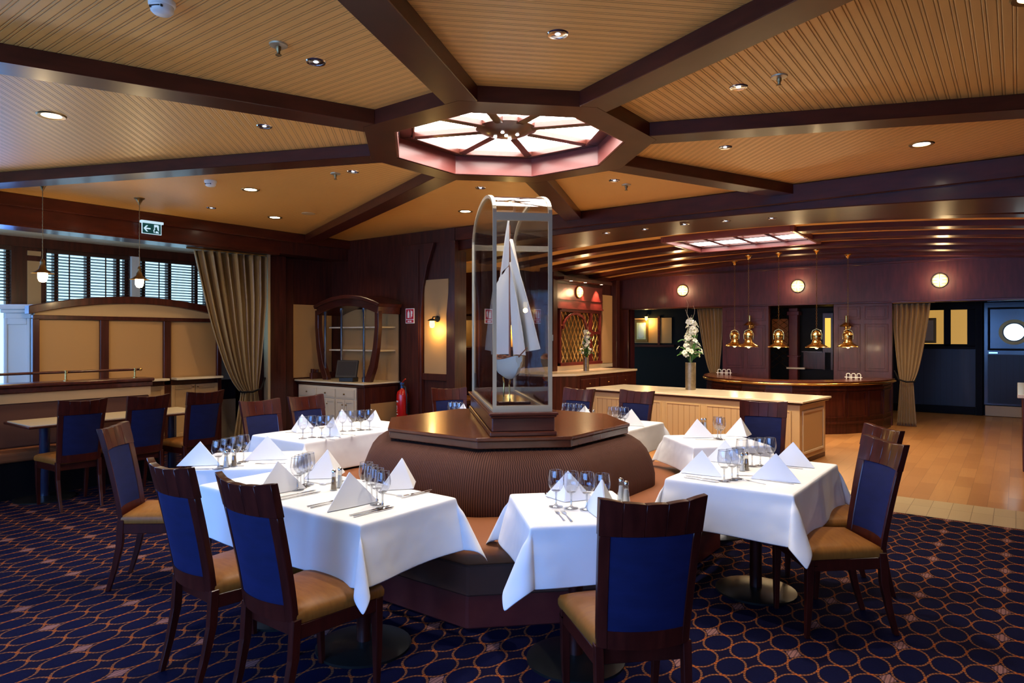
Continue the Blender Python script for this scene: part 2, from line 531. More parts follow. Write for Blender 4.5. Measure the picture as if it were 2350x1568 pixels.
    def build(s, name, mats, parent=None, smooth=False, bevel=0.0, loc=None, rot=0.0, kind=None, seg=1):
        me = bpy.data.meshes.new(name)
        me.from_pydata(s.v, [], s.f)
        if not isinstance(mats, (list, tuple)):
            mats = [mats]
        for k in mats:
            me.materials.append(M[k] if isinstance(k, str) else k)
        for p, mi in zip(me.polygons, s.m):
            p.material_index = mi
            p.use_smooth = smooth
        if s.uv:
            ul = me.uv_layers.new(name='UVMap')
            for fi, us in s.uv.items():
                p = me.polygons[fi]
                for li, u in zip(p.loop_indices, us):
                    ul.data[li].uv = u
        me.update()
        o = bpy.data.objects.new(name, me)
        COL.objects.link(o)
        if parent is not None:
            o.parent = parent
        if loc:
            o.location = loc
        if rot:
            o.rotation_euler = (0, 0, rot)
        if bevel:
            b = o.modifiers.new('bevel', 'BEVEL')
            b.width = bevel; b.segments = seg; b.limit_method = 'ANGLE'; b.angle_limit = radians(40)
        if smooth:
            e = o.modifiers.new('edges', 'EDGE_SPLIT') if False else None
            try:
                me.set_sharp_from_angle(angle=radians(45))
            except Exception:
                pass
        if kind:
            o['kind'] = kind
        return o

def tag(o, label=None, cat=None, group=None, kind=None):
    if label: o['label'] = label
    if cat: o['category'] = cat
    if group: o['group'] = group
    if kind: o['kind'] = kind
    return o

def thing(name, label, cat, loc=(0, 0, 0), rot=0.0, group=None):
    o = bpy.data.objects.new(name, None)
    o.empty_display_size = 0.1
    COL.objects.link(o)
    o.location = loc
    o.rotation_euler = (0, 0, rot)
    return tag(o, label, cat, group)

def dup(root, loc=None, rot=None, label=None, group=None, scale=None):
    r = root.copy(); COL.objects.link(r)
    if loc is not None: r.location = loc
    if rot is not None: r.rotation_euler = (0, 0, rot)
    if label: r['label'] = label
    if group: r['group'] = group
    if scale: r.scale = scale
    def kids(a, b):
        for ch in list(a.children):
            c = ch.copy(); COL.objects.link(c); c.parent = b
            kids(ch, c)
    kids(root, r)
    return r

def struct(name, mb, m, **kw):
    return mb.build(name, m, kind='structure', **kw)

def box1(x0, x1, y0, y1, z0, z1):
    return MB().box(x0, x1, y0, y1, z0, z1)

def clip(poly, rect):
    x0, x1, y0, y1 = rect
    def cut(P, inside, inter):
        out = []
        for i in range(len(P)):
            a, b = P[i - 1], P[i]
            ia, ib = inside(a), inside(b)
            if ib:
                if not ia: out.append(inter(a, b))
                out.append(b)
            elif ia:
                out.append(inter(a, b))
        return out
    def ix(X): return lambda a, b: (X, a[1] + (b[1] - a[1]) * (X - a[0]) / (b[0] - a[0]))
    def iy(Y): return lambda a, b: (a[0] + (b[0] - a[0]) * (Y - a[1]) / (b[1] - a[1]), Y)
    poly = cut(poly, lambda p: p[0] >= x0, ix(x0)); poly = cut(poly, lambda p: p[0] <= x1, ix(x1))
    poly = cut(poly, lambda p: p[1] >= y0, iy(y0)); poly = cut(poly, lambda p: p[1] <= y1, iy(y1))
    return poly

# ---------------------------------------------------------------- room shell
PL, PR, QN, QF = -5.5, 6.2, -6.6, 3.05
ZB, ZC = 3.02, 3.12
RECT = (PL, PR, QN, QF)

# floors
struct('floor', MB().prism([(-7.4, 2.9), (-4.0, 3.46), (PR + 2, 3.46), (PR + 2, 14), (-9.5, 14), (-9.5, 2.9)], -0.1, 0.0), 'floorwood')
struct('floor', MB().box(-7.4, PR + 2, QN - 0.2, 2.76, -0.1, 0.0), 'carpet')
struct('floor', MB().prism([(-4.0, 2.76), (PR + 2, 2.76), (PR + 2, 3.46), (-4.0, 3.46)], -0.1, 0.001), 'tile')
struct('floor', MB().prism([(-9.5, 2.76), (-4.0, 2.76), (-4.0, 3.46), (-7.4, 3.46), (-9.5, 3.46)], -0.1, -0.001), 'floorwood')

# ceiling sectors with planks parallel to the octagon sides
for k in range(8):
    a0, a1 = radians(22.5 + 45 * k), radians(67.5 + 45 * k)
    am = (a0 + a1) / 2
    big = 14
    r = 1.0 / cos(radians(22.5))
    poly = [(r * cos(a0), r * sin(a0)), (big * cos(a0), big * sin(a0)), (big * cos(a1), big * sin(a1)), (r * cos(a1), r * sin(a1))]
    poly = clip(poly, RECT)
    if len(poly) < 3: continue
    struct('ceiling', MB().prism(poly, ZC, ZC + 0.06, uvf=lambda x, y: (x * cos(am) + y * sin(am), 0)), 'bead')

# radial beams
for k in range(8):
    a = radians(22.5 + 45 * k)
    w = 0.1075
    d = (cos(a), sin(a)); n = (-sin(a), cos(a))
    rv = 1.05 / cos(radians(22.5)); r0 = rv - w * math.tan(radians(22.5))
    P = lambda r, s: (d[0] * r + n[0] * s, d[1] * r + n[1] * s)
    poly = clip([P(r0, -w), P(14, -w), P(14, w), P(r0, w), P(rv, 0)], RECT)
    struct('trim_%d' % (k + 1), MB().prism(poly, ZB, ZC), 'beam', bevel=0.004)

def octo(ap, c=None):
    """octagon of apothem ap; corner cut c on a square"""
    if c is None: c = ap * (1 - math.tan(radians(22.5)))
    h = ap; g = ap - c
    return [(h, -g), (h, g), (g, h), (-g, h), (-h, g), (-h, -g), (-g, -h), (g, -h)]
def ringz(ap, z, c=None):
    return [(x, y, z) for x, y in octo(ap, c)]
def annulus(ai, ao, z0, z1):
    m = MB()
    I, O = octo(ai), octo(ao)
    for k in range(8):
        j = (k + 1) % 8
        m.prism([I[k], O[k], O[j], I[j]], z0, z1)
    return m
struct('trim_9', annulus(0.843, 1.05, ZB, ZC + 0.02), 'beam')
struct('trim_10', annulus(0.843, 0.86, ZC + 0.021, 3.30), 'wellwood')
m = annulus(0.845, 0.853, ZB + 0.001, 3.19)
struct('trim_11', annulus(0.825, 0.8425, ZB + 0.004, 3.185), 'wellwood')

# skylight above the seating island
sk = thing('skylight', 'octagonal ceiling skylight with eight bright panes over the central seating', 'skylight', (0, 0, 3.18))
fr = MB()
A, B = octo(0.822), octo(0.72)
for k in range(8):
    j = (k + 1) % 8
    fr.prism([B[k], A[k], A[j], B[j]], 0.0, 0.05)
    fr.prism([tuple(c * 0.975 for c in B[k]), B[k], B[j], tuple(c * 0.975 for c in B[j])], -0.018, 0.03)
for k in range(8):
    a = radians(22.5 + 45 * k); w = 0.034
    d = (cos(a), sin(a)); n = (-sin(a), cos(a))
    fr.prism([(d[0] * .2 - n[0] * w, d[1] * .2 - n[1] * w), (d[0] * .78 - n[0] * w, d[1] * .78 - n[1] * w), (d[0] * .78 + n[0] * w, d[1] * .78 + n[1] * w), (d[0] * .2 + n[0] * w, d[1] * .2 + n[1] * w)], -0.012, 0.048)
fr.build('frame', 'maho_h', sk, bevel=0.004)
for k in range(8):
    a = radians(22.5 + 45 * k); b = radians(67.5 + 45 * k)
    pts = []
    for r, t in ((0.21, a), (0.775, a), (0.775, b), (0.21, b)):
        pts.append((r * cos(t), r * sin(t)))
    MB().prism(pts, 0.03, 0.04).build('pane', 'skypane', sk)
hub = MB().lathe([(0.0001, -0.045), (0.10, -0.045), (0.16, -0.03), (0.20, -0.012), (0.235, 0.0), (0.235, 0.05), (0.0001, 0.05)], 32)
hb = hub.build('hub', 'maho_h', sk, smooth=True)
for x, y in ((0, 0), (0.085, 0.03), (-0.03, 0.085), (-0.085, -0.03), (0.03, -0.085)):
    MB().lathe([(0.0001, 0), (0.012, 0), (0.014, 0.004), (0.014, 0.01)], 12).build('spotlight', 'spotdot', hb, loc=(x, y, -0.052))

# header and walls of the dining room
struct('wall_left', MB().box(-5.9, PL, QN, 1.75, 2.80, 3.12).box(-5.88, -5.52, QN, 1.75, 2.775, 2.80), 'beam')
struct('trim_12', MB().box(PL, PL + 0.05, QN, QF, 2.98, 3.12), 'beam', bevel=0.01)
# solid wall piece between the bay and the corner
struct('wall_left', MB().box(-7.6, -5.9, 1.75, 3.2, 0, 3.12).box(-5.9, PL, 1.75, 3.05, 2.80, 3.12), 'maho')
struct('wall_left', MB().box(-5.905, -5.89, 2.2, 2.98, 0.93, 2.08), 'creamwall')
struct('trim_13', MB().box(-5.9, -5.72, 1.72, 2.0, 0, 2.8).box(-5.9, -5.86, 2.0, 2.23, 0, 2.8), 'maho', bevel=0.01)
# far wall left of the opening
struct('wall_far', MB().box(-5.95, -3.95, 3.0, 3.25, 0, 3.3).box(-3.95, -3.2, 3.0, 3.25, 0, 3.3), 'maho')
# header over the wide opening, slightly arched along its underside
def arcz(p, crown, sag=0.2):
    t = (p + 0.2) / 3.7
    return crown - sag * min(t * t, 2.6)
def arched(p0, p1, q0, q1, crown, top, n=26, sag=0.2, topsag=None):
    lo = [(p0 + (p1 - p0) * i / n, arcz(p0 + (p1 - p0) * i / n, crown, sag)) for i in range(n + 1)]
    if topsag is None:
        hi = [(p1, top), (p0, top)]
    else:
        hi = [(p, arcz(p, top, topsag)) for p, z in reversed(lo)]
    return MB().prism_axis(lo + hi, q0, q1, 'y')
struct('wall_far', arched(-3.9, 5.6, 3.05, 3.95, 2.88, 3.35, sag=0.13), 'beam', bevel=0.008)
struct('trim_14', MB().box(-3.2, PR, 3.0, 3.05, 2.93, 3.12), 'beam', bevel=0.01)
struct('wall_far', MB().box(5.5, PR + 0.3, 3.05, 3.3, 0, 3.3), 'maho')
struct('wall_right', MB().box(PR, PR + 0.2, QN, 3.1, 0, 3.2), 'maho')
# near wall with tall windows (behind the camera)
nw = MB()
nw.box(-7.4, PR, QN - 0.2, QN, 0, 0.7).box(-7.4, PR, QN - 0.2, QN, 2.6, 3.2)
wx = [(-6.8, -4.9), (-4.3, -2.4), (-1.8, 0.1), (0.7, 2.6), (3.2, 5.1)]
edge = -7.4
for a, b in wx:
    nw.box(edge, a, QN - 0.2, QN, 0.7, 2.6); edge = b
nw.box(edge, PR, QN - 0.2, QN, 0.7, 2.6)
struct('wall_near', nw, 'maho')

# curved knee and lit cream panel with the sconce at the end of the far wall
struct('wall_far', MB().box(-3.77, -3.30, 2.975, 2.999, 1.04, 2.40), 'creamwall')
knee = [(-4.2, 0), (-3.78, 0), (-3.80, 1.5), (-3.80, 1.9), (-3.76, 2.3), (-3.68, 2.6), (-3.55, 2.93), (-4.2, 2.93)]
struct('trim_15', MB().prism_axis(knee, 2.93, 3.0, 'y'), 'maho', bevel=0.006)
struct('trim_16', MB().prism_axis([(-3.30, 0), (-3.14, 0), (-3.14, 2.93), (-3.22, 2.93), (-3.24, 2.4), (-3.30, 1.9)], 2.93, 3.02, 'y'), 'maho', bevel=0.006)
struct('trim_17', MB().box(-3.8, -3.26, 2.96, 3.0, 0.94, 1.04).box(-3.8, -3.26, 2.955, 3.0, 0, 0.16), 'maho', bevel=0.006)
struct('trim_18', MB().box(-4.19, -3.83, 2.915, 2.935, 0.3, 2.85), 'maho')

# window bay on the left
struct('ceiling', MB().box(-7.2, -5.9, QN, 1.75, 2.84, 2.9), 'creamlight')
struct('trim_19', MB().box(-7.0, -6.93, QN, 1.75, 2.72, 2.84), 'maho')
wz0, wz1 = 2.02, 2.74
bay = MB()
bay.box(-7.2, -7.0, QN, 1.8, 2.74, 3.0)
bay.box(-7.2, -7.0, -0.74, 1.8, 0, 1.05)           # under the far windows
bay.box(-7.2, -7.0, QN, -1.1, 0, 0.9)
for a, b in ((0.30, 0.42), (1.50, 1.8)):
    bay.box(-7.2, -7.0, a, b, 1.05, 2.74)
struct('wall_left', bay, 'maho')
struct('wall_left', MB().box(-7.2, -7.0, -1.02, -0.74, 0, 2.74), 'maho')
struct('wall_left', MB().box(-7.0, -6.985, -0.95, -0.80, 1.2, 2.55).box(-7.0, -6.985, -0.95, -0.80, 2.62, 2.68), 'cream')
struct('wall_left', MB().box(-7.2, -7.0, -2.9, -2.7, 0.9, 2.74).box(-7.2, -7.0, -4.9, -4.6, 0.9, 2.74).box(-7.2, -7.0, -1.12, -1.02, 0.0, 2.74), 'maho')
def window(n, q0, q1, z0, z1, bars, pane=True):
    f = MB()
    t = 0.035
    f.box(-7.16, -7.08, q0, q0 + t, z0, z1).box(-7.16, -7.08, q1 - t, q1, z0, z1).box(-7.16, -7.08, q0 + t, q1 - t, z0, z0 + t).box(-7.16, -7.08, q0 + t, q1 - t, z1 - t, z1)
    for b in bars:
        f.box(-7.16, -7.06, b - 0.025, b + 0.025, z0 + t, z1 - t)
    w = f.build('window_%d' % n, 'maho', kind='structure')
    MB().box(-7.125, -7.118, q0 + t, q1 - t, z0 + t, z1 - t).build('pane', 'glass', w)
window(1, -0.74, 0.30, 1.05, 2.74, (-0.60, -0.21, 0.17))
window(2, 0.42, 1.50, 1.05, 2.74, (0.52, 0.90, 1.31))
window(3, -2.7, -1.12, 0.9, 2.74, ())
window(4, -4.6, -2.9, 0.9, 2.74, ())
def blind(label, q0, q1, z0, z1, strings):
    t = thing('venetian_blind', label, 'blind', (-7.02, (q0 + q1) / 2, z0), 0, 'dark wooden venetian blinds in the window bay')
    m = MB(); L = (q1 - q0) / 2
    z = 0.012
    while z < z1 - z0 - 0.05:
        m.add([(-0.022, -L, z - 0.006), (0.022, -L, z + 0.008), (0.022, L, z + 0.008), (-0.022, L, z - 0.006),
               (-0.022, -L, z - 0.003), (0.022, -L, z + 0.011), (0.022, L, z + 0.011), (-0.022, L, z - 0.003)],
              [(3, 2, 1, 0), (4, 5, 6, 7), (0, 1, 5, 4), (2, 3, 7, 6), (1, 2, 6, 5), (3, 0, 4, 7)])
        z += 0.040
    m.build('slats', 'blind', t)
    MB().box(-0.03, 0.03, -L, L, z1 - z0 - 0.05, z1 - z0).build('headrail', 'blind', t)
    for s in strings:
        MB().box(0.024, 0.028, s - 0.008, s + 0.008, 0, z1 - z0 - 0.05).build('ladder_tape', 'blind', t)
blind('wooden venetian blind left of the pale post, above the arched screen', -0.735, 0.295, 1.06, 2.72, (-0.25, 0.2))
blind('wooden venetian blind right of the pale post, running behind the gold curtain', 0.425, 1.495, 1.06, 2.72, (-0.25, 0.25))
blind('wooden venetian blind at the far left edge above the bright window', -2.69, -1.125, 2.02, 2.72, (-0.4, 0.62))
struct('trim_20', MB().box(-6.99, -6.94, 0.30, 0.42, 1.05, 2.74), 'pilaster', bevel=0.004)
# pale panelled pilaster beside the bright window
pil = MB().box(-0.20, 0.0, -0.15, 0.15, 0.0, 1.86).box(-0.20, 0.03, -0.18, 0.18, 1.86, 1.90)
pil.box(-0.20, 0.06, -0.21, 0.21, 1.90, 1.96)
pil.box(0.0, 0.015, -0.15, -0.11, 0.1, 1.80).box(0.0, 0.015, 0.11, 0.15, 0.1, 1.80).box(0.0, 0.015, -0.11, 0.11, 1.72, 1.80).box(0.0, 0.015, -0.11, 0.11, 0.1, 0.2)
struct('trim_21', pil, 'pilaster', bevel=0.006, loc=(-6.42, -1.23, 0), rot=radians(-48))

# ---------------------------------------------------------------- arched screen cabinet in the bay
sc_ = thing('arched_screen_cabinet', 'dark arched screen cabinet with three cream panels under the blinds', 'cabinet', (-6.0, 0, 0))
f = MB()
for a, b in ((-1.21, -1.14), (-0.485, -0.385), (0.30, 0.395), (1.055, 1.12)):
    f.box(-0.06, 0.0, a, b, 0, 1.80)
f.box(-0.06, 0.01, -1.21, 1.12, 1.78, 1.83)
f.box(-0.06, 0.0, -1.14, 1.055, 0.92, 1.0)
f.build('frame', 'maho', sc_, bevel=0.005)
up = []; lo = []
n = 24
for i in range(n + 1):
    q = -1.27 + (1.20 + 1.27) * i / n
    t = (q + 0.035) / 1.235
    up.append((q, 1.93 + 0.16 * (1 - t * t)))
    lo.append((q, 1.835 + 0.165 * max(0, 1 - t * t)))
MB().prism_axis(lo + up[::-1], -0.07, 0.07, 'x').build('arch', 'maho', sc_, bevel=0.006)
inner = [(-1.2, 1.80), (1.12, 1.80)] + [(q, z + 0.02) for q, z in lo[::-1] if -1.2 < q < 1.12]
MB().prism_axis(inner, -0.055, -0.03, 'x').build('lunette', 'cream', sc_)
for a, b in ((-1.14, -0.485), (-0.385, 0.30), (0.395, 1.055)):
    g = MB()
    # gently bowed cream panel
    def fn(u, v, s, a=a, b=b):
        return (-0.05 + 0.02 * sin(PI * u) * 0.6 + s * 0.006, a + (b - a) * u, 1.0 + 0.79 * v)
    g.grid(fn, 10, 2, thick=1)
    g.build('panel', 'creamwall', sc_, smooth=True)
    MB().box(0.0, 0.16, a, b, 0.99, 1.02).build('ledge', 'ivory', sc_, bevel=0.003)
for a, b in ((-1.14, -0.485), (-0.385, 0.30), (0.395, 1.055)):
    mid = (a + b) / 2
    for c, d in ((a, mid - 0.004), (mid + 0.004, b)):
        dm = MB().box(-0.03, 0.0, c, d, 0.2, 0.915)
        dm.box(0.0, 0.012, c, c + 0.05, 0.2, 0.915).box(0.0, 0.012, d - 0.05, d, 0.2, 0.915).box(0.0, 0.012, c + 0.05, d - 0.05, 0.2, 0.26).box(0.0, 0.012, c + 0.05, d - 0.05, 0.855, 0.915)
        dr = dm.build('door', 'cream', sc_, bevel=0.003)
        kq = d - 0.03 if c == a else c + 0.03
        MB().sphere((0.022, kq, 0.88), 0.012, 10, 6).build('knob', 'oldbrass', dr)

# pale blue service unit glimpsed between the screen and the curtain
t = thing('service_cabinet', 'narrow pale blue and white service cabinet behind the gold curtain', 'cabinet', (-6.7, 1.4, 0))
MB().box(-0.2, 0.2, -0.24, 0.24, 0.0, 0.62).build('lower_door', 'creamlight', t, bevel=0.006)
MB().box(-0.2, 0.2, -0.24, 0.24, 0.62, 0.92).build('drawer', 'navygloss', t, bevel=0.006)
MB().box(-0.2, 0.2, -0.24, 0.24, 0.92, 1.35).build('upper_door', 'bluebox', t, bevel=0.006)

# ---------------------------------------------------------------- booth
b = thing('booth_bench', 'long brown booth bench with cream banded back and dark wooden cap by the left wall', 'bench', (-5.0, -3.15, 0))
QE = 2.80   # booth end relative to origin (q = -0.35)
MB().box(-0.16, 0.12, -2.9, QE, 1.06, 1.10).box(-0.13, 0.10, -2.9, QE - 0.01, 1.0, 1.06).build('cap', 'maho_h', b, bevel=0.01)
MB().box(-0.10, 0.06, -2.9, QE - 0.02, 0.90, 1.0).build('band', 'cream', b)
MB().loft([[(-0.1, -2.9, 0.46), (0.13, -2.9, 0.46), (0.13, QE - 0.03, 0.46), (-0.1, QE - 0.03, 0.46)],
           [(-0.1, -2.9, 0.7), (0.10, -2.9, 0.7), (0.10, QE - 0.03, 0.7), (-0.1, QE - 0.03, 0.7)],
           [(-0.1, -2.9, 0.9), (0.05, -2.9, 0.9), (0.05, QE - 0.03, 0.9), (-0.1, QE - 0.03, 0.9)]]).build('backrest', 'fringe', b, bevel=0.02, seg=3)
MB().box(-0.1, 0.44, -2.9, QE - 0.03, 0.36, 0.46).build('seat_cushion', 'benchseat', b, bevel=0.03, seg=3)
MB().box(-0.1, 0.40, -2.9, QE - 0.05, 0.0, 0.36).build('plinth', 'blackwood', b)
# rail with brass posts standing on the cap
r = thing('brass_post_rail', 'dark wooden handrail on short brass posts along the booth cap', 'handrail', (-5.02, -3.15, 1.10))
MB().tube([(0, -2.8, 0.095), (0, 2.68, 0.095)], 0.014, 12).build('rail', 'maho_h', r, smooth=True)
for q in (-2.6, -1.1, 0.3, 1.93, 2.64):
    MB().lathe([(0.022, 0), (0.022, 0.008), (0.010, 0.014), (0.010, 0.075), (0.018, 0.08), (0.018, 0.11), (0.0001, 0.112)], 14).build('post', 'brass', r, smooth=True, loc=(0, q, 0))
MB().sphere((0, 2.70, 0.095), 0.020, 12, 8).build('finial', 'brass', r, smooth=True)
# booth table
t = thing('booth_table', 'long cream topped booth table with dark edge and pedestals at left', 'table', (-4.42, -1.0, 0))
MB().box(-0.33, 0.33, -0.86, 0.86, 0.722, 0.744).build('edge_frame', 'maho_h', t, bevel=0.006)
MB().box(-0.305, 0.305, -0.835, 0.835, 0.744, 0.752).build('tabletop', 'ivory', t)
for q in (-0.62, 0.62):
    MB().lathe([(0.045, 0.02), (0.045, 0.70), (0.07, 0.722)], 20, (0, q, 0)).build('pedestal', 'navygloss', t, smooth=True)
    MB().lathe([(0.26, 0), (0.26, 0.012), (0.06, 0.03)], 28, (0, q, 0)).build('foot_plate', 'base', t, smooth=True)

# ---------------------------------------------------------------- curtains
def curtain(name, label, loc, rot, W, H, tie_u, tie_z, side, folds=11, bottom=0.0, tie_w=0.16, amp=0.04, rod=True, low=0.5):
    """local x across, y depth, z up; gathered towards x=tie_u"""
    t = thing(name, label, 'curtain', loc, rot)
    def fn(u, v):
        z = bottom + (H - bottom) * v
        if z > tie_z:
            k = (z - tie_z) / (H - tie_z)
            e = k ** 0.62
            wL = tie_u - tie_w / 2; wR = tie_u + tie_w / 2
            L = wL + (0 - wL) * e; R = wR + (W - wR) * min(1, k * 1.5) ** 0.7
            if side < 0:
                L = wL + (0 - wL) * min(1, k * 1.5) ** 0.7; R = wR + (W - wR) * e
            a = amp * (0.35 + 0.65 * k)
        else:
            k = (tie_z - z) / max(1e-6, tie_z - bottom)
            wL = tie_u - tie_w / 2; wR = tie_u + tie_w / 2
            L = wL - low * 0.5 * tie_w * k * 2; R = wR + low * 0.5 * tie_w * k * 2
            a = amp * (0.35 + 0.3 * k)
        x = L + (R - L) * u
        y = a * sin(2 * PI * folds * u + 0.6 * sin(5 * u)) + 0.3 * a * sin(2 * PI * folds * 0.37 * u)
        return (x, y, z)
    g = MB().grid(fn, folds * 12, 36, uvs=True)
    o = g.build('drape', 'curtain', t, smooth=True)
    sm = o.modifiers.new('thick', 'SOLIDIFY'); sm.thickness = 0.006
    hook = (W if side > 0 else 0)
    pts = [(hook, 0.02, tie_z + 0.17), (tie_u + side * tie_w * .6, -0.055, tie_z + 0.02), (tie_u, -0.075, tie_z - 0.015), (tie_u - side * tie_w * .6, -0.03, tie_z - 0.01), (tie_u - side * tie_w * .6, 0.04, tie_z), (tie_u, 0.07, tie_z)]
    MB().tube(pts, 0.014, 8).build('tieback', 'blackwood', t, smooth=True)
    if rod:
        MB().tube([(-0.12, 0, H + 0.02), (W + 0.06, 0, H + 0.02)], 0.014, 10).build('rod', 'oldbrass', t, smooth=True)
    return t
cw = curtain('curtain', 'tall gold striped curtain tied back beside the window bay', (-5.66, 0.55, 0), PI / 2, 1.06, 2.74, 0.80, 0.80, 1, folds=9, bottom=0.02, tie_w=0.24, amp=0.075)
struct('trim_22', MB().box(-5.72, -5.62, 1.62, 1.66, 0, 2.78), 'alu')

# ---------------------------------------------------------------- hutch in the corner
h = thing('corner_sideboard', 'cream fronted sideboard with pale stone top standing in the far left corner', 'sideboard', (-5.1, 2.65, 0))
# local: x from -0.78..0.78, front at y=-0.33
MB().box(-0.78, 0.78, -0.33, 0.33, 0.08, 0.86).build('carcass', 'maho', h, bevel=0.004)
MB().box(-0.80, 0.80, -0.36, 0.34, 0.845, 0.88).build('moulding', 'maho_h', h, bevel=0.01)
MB().box(-0.82, 0.82, -0.38, 0.34, 0.88, 0.905).build('stone_top', 'ivory', h, bevel=0.005)
MB().box(-0.74, 0.62, -0.345, -0.33, 0.10, 0.83).build('face_frame', 'creamlight', h)
xs = [-0.72, -0.275, 0.17, 0.60]
for i in range(3):
    a, c = xs[i], xs[i + 1]
    d = MB().box(a + 0.012, c - 0.012, -0.362, -0.345, 0.665, 0.80)
    d.box(a + 0.03, c - 0.03, -0.366, -0.362, 0.683, 0.782)
    dr = d.build('drawer', 'creamlight', h, bevel=0.003)
    MB().sphere(((a + c) / 2, -0.378, 0.732), 0.013, 10, 6).build('knob', 'oldbrass', dr)
    for j in range(2):
        mid = (a + c) / 2
        p0, p1 = (a + 0.012, mid - 0.003) if j == 0 else (mid + 0.003, c - 0.012)
        d = MB().box(p0, p1, -0.358, -0.345, 0.12, 0.645)
        for e in ((p0, p0 + 0.03, 0.12, 0.645), (p1 - 0.03, p1, 0.12, 0.645), (p0 + 0.03, p1 - 0.03, 0.12, 0.16), (p0 + 0.03, p1 - 0.03, 0.605, 0.645)):
            d.box(e[0], e[1], -0.367, -0.358, e[2], e[3])
        dr = d.build('door', 'creamlight', h, bevel=0.002)
        MB().sphere((p1 - 0.04 if j == 0 else p0 + 0.04, -0.377, 0.575), 0.011, 10, 6).build('knob', 'oldbrass', dr)
MB().box(0.781, 0.79, -0.22, 0.30, 0.14, 0.60).build('side_panel', 'creamwall', h)

u = thing('arched_hutch', 'dark arched wooden hutch with cream back standing on the corner sideboard', 'hutch', (-4.92, 2.74, 0.905))
def hoodpoly(lo0, top0, hgt, x0=-0.76, x1=0.76, n=20):
    U = [(x0 + (x1 - x0) * i / n, top0 + hgt * (1 - ((2 * i / n) - 1) ** 2)) for i in range(n + 1)]
    Lw = [(x0 + 0.03 + (x1 - x0 - 0.06) * i / n, lo0 + (hgt - 0.01) * (1 - ((2 * i / n) - 1) ** 2)) for i in range(n + 1)]
    return Lw + U[::-1]
MB().prism_axis(hoodpoly(1.0, 1.13, 0.14, -0.72, 0.72), -0.26, 0.25, 'y').build('hood', 'maho_h', u, bevel=0.008)
MB().prism_axis(hoodpoly(1.10, 1.15, 0.145, -0.76, 0.76), -0.29, 0.25, 'y').build('cornice', 'maho_h', u, bevel=0.008)
MB().box(-0.66, 0.62, 0.22, 0.24, 0.0, 1.1).build('back_panel', 'creamwall', u)
for x in (-0.54, -0.15, 0.36):
    MB().lathe([(0.03, 0), (0.03, 0.06), (0.018, 0.08), (0.018, 1.02), (0.028, 1.05), (0.028, 1.10)], 14, (x, -0.22, 0)).build('post', 'navygloss', u, smooth=True)
for z in (0.45, 0.80):
    MB().box(-0.60, 0.56, -0.10, 0.22, z, z + 0.02).build('shelf', 'creamlight', u)
for s, x0 in ((1, 0.40), (-1, -0.46)):
    P = [(0, 0), (0.11, 0), (0.21, 0.22), (0.27, 0.5), (0.30, 0.8), (0.30, 1.08), (0.22, 1.08), (0.22, 0.8), (0.18, 0.52), (0.11, 0.27), (0.0, 0.04)]
    MB().prism_axis([(x0 + s * a, z) for a, z in P], -0.25, -0.17, 'y').build('curved_bracket', 'maho', u, bevel=0.006)
MB().box(-0.86, -0.80, -0.28, 0.26, 0, 0.10).box(-0.86, -0.80, -0.26, -0.22, 0.10, 0.16).box(-0.86, -0.80, -0.18, -0.14, 0.10, 0.15).build('end_board', 'maho', u, bevel=0.005)
struct('wall_far', MB().box(-4.75, -4.42, 2.985, 2.999, 1.08, 1.80), 'creamwall')
# till terminal on the hutch
t = thing('till_terminal', 'black touch screen till on the stone top of the corner sideboard', 'till', (-4.80, 2.42, 0.905), radians(20))
MB().box(-0.12, 0.12, -0.06, 0.10, 0.0, 0.07).build('base', 'black', t, bevel=0.01)
MB().box(-0.03, 0.03, 0.0, 0.05, 0.07, 0.2).build('neck', 'black', t)
s_ = MB().box(-0.17, 0.17, -0.015, 0.015, 0.0, 0.27)
so = s_.build('display', 'black', t, bevel=0.008, loc=(0, -0.06, 0.06))
so.rotation_euler = (radians(-18), 0, radians(6))
MB().box(-0.145, 0.145, -0.0175, -0.0155, 0.03, 0.245).build('glass_face', mat('till_screen', (0.03, 0.03, 0.03), 0.08), so)

# fire extinguisher
t = thing('fire_extinguisher', 'red fire extinguisher standing by the dark column near the sideboard', 'fire extinguisher', (-4.05, 2.80, 0))
MB().lathe([(0.0001, 0.30), (0.07, 0.30), (0.082, 0.32), (0.082, 0.72), (0.07, 0.77), (0.03, 0.80), (0.02, 0.82)], 24).build('cylinder', 'red', t, smooth=True)
MB().lathe([(0.022, 0.82), (0.022, 0.87), (0.03, 0.875), (0.03, 0.90), (0.0001, 0.905)], 14).build('valve', mat('blue_cap', (0.03, 0.10, 0.30), 0.4), t, smooth=True)
MB().tube([(0.0, 0, 0.885), (0.05, -0.02, 0.93), (0.10, -0.03, 0.96)], 0.01, 8).build('lever', 'red', t, smooth=True)
MB().tube([(0.02, -0.02, 0.87), (0.10, -0.03, 0.84), (0.115, -0.02, 0.7), (0.10, 0, 0.45)], 0.011, 8).build('hose', 'black', t, smooth=True)
lb = MB()
for z, w in ((0.62, 0.6), (0.555, 0.35), (0.53, 0.4), (0.505, 0.3), (0.48, 0.38), (0.44, 0.5)):
    a0 = radians(-120)
    for k in range(6):
        a = a0 + w * (k / 6.0); a2 = a0 + w * ((k + 1) / 6.0)
        lb.add([(0.0835 * cos(a), 0.0835 * sin(a), z), (0.0835 * cos(a2), 0.0835 * sin(a2), z), (0.0835 * cos(a2), 0.0835 * sin(a2), z + (0.022 if z > .6 else 0.009)), (0.0835 * cos(a), 0.0835 * sin(a), z + (0.022 if z > .6 else 0.009))], [(0, 1, 2, 3)])
lb.build('label_print', 'signwhite', t)
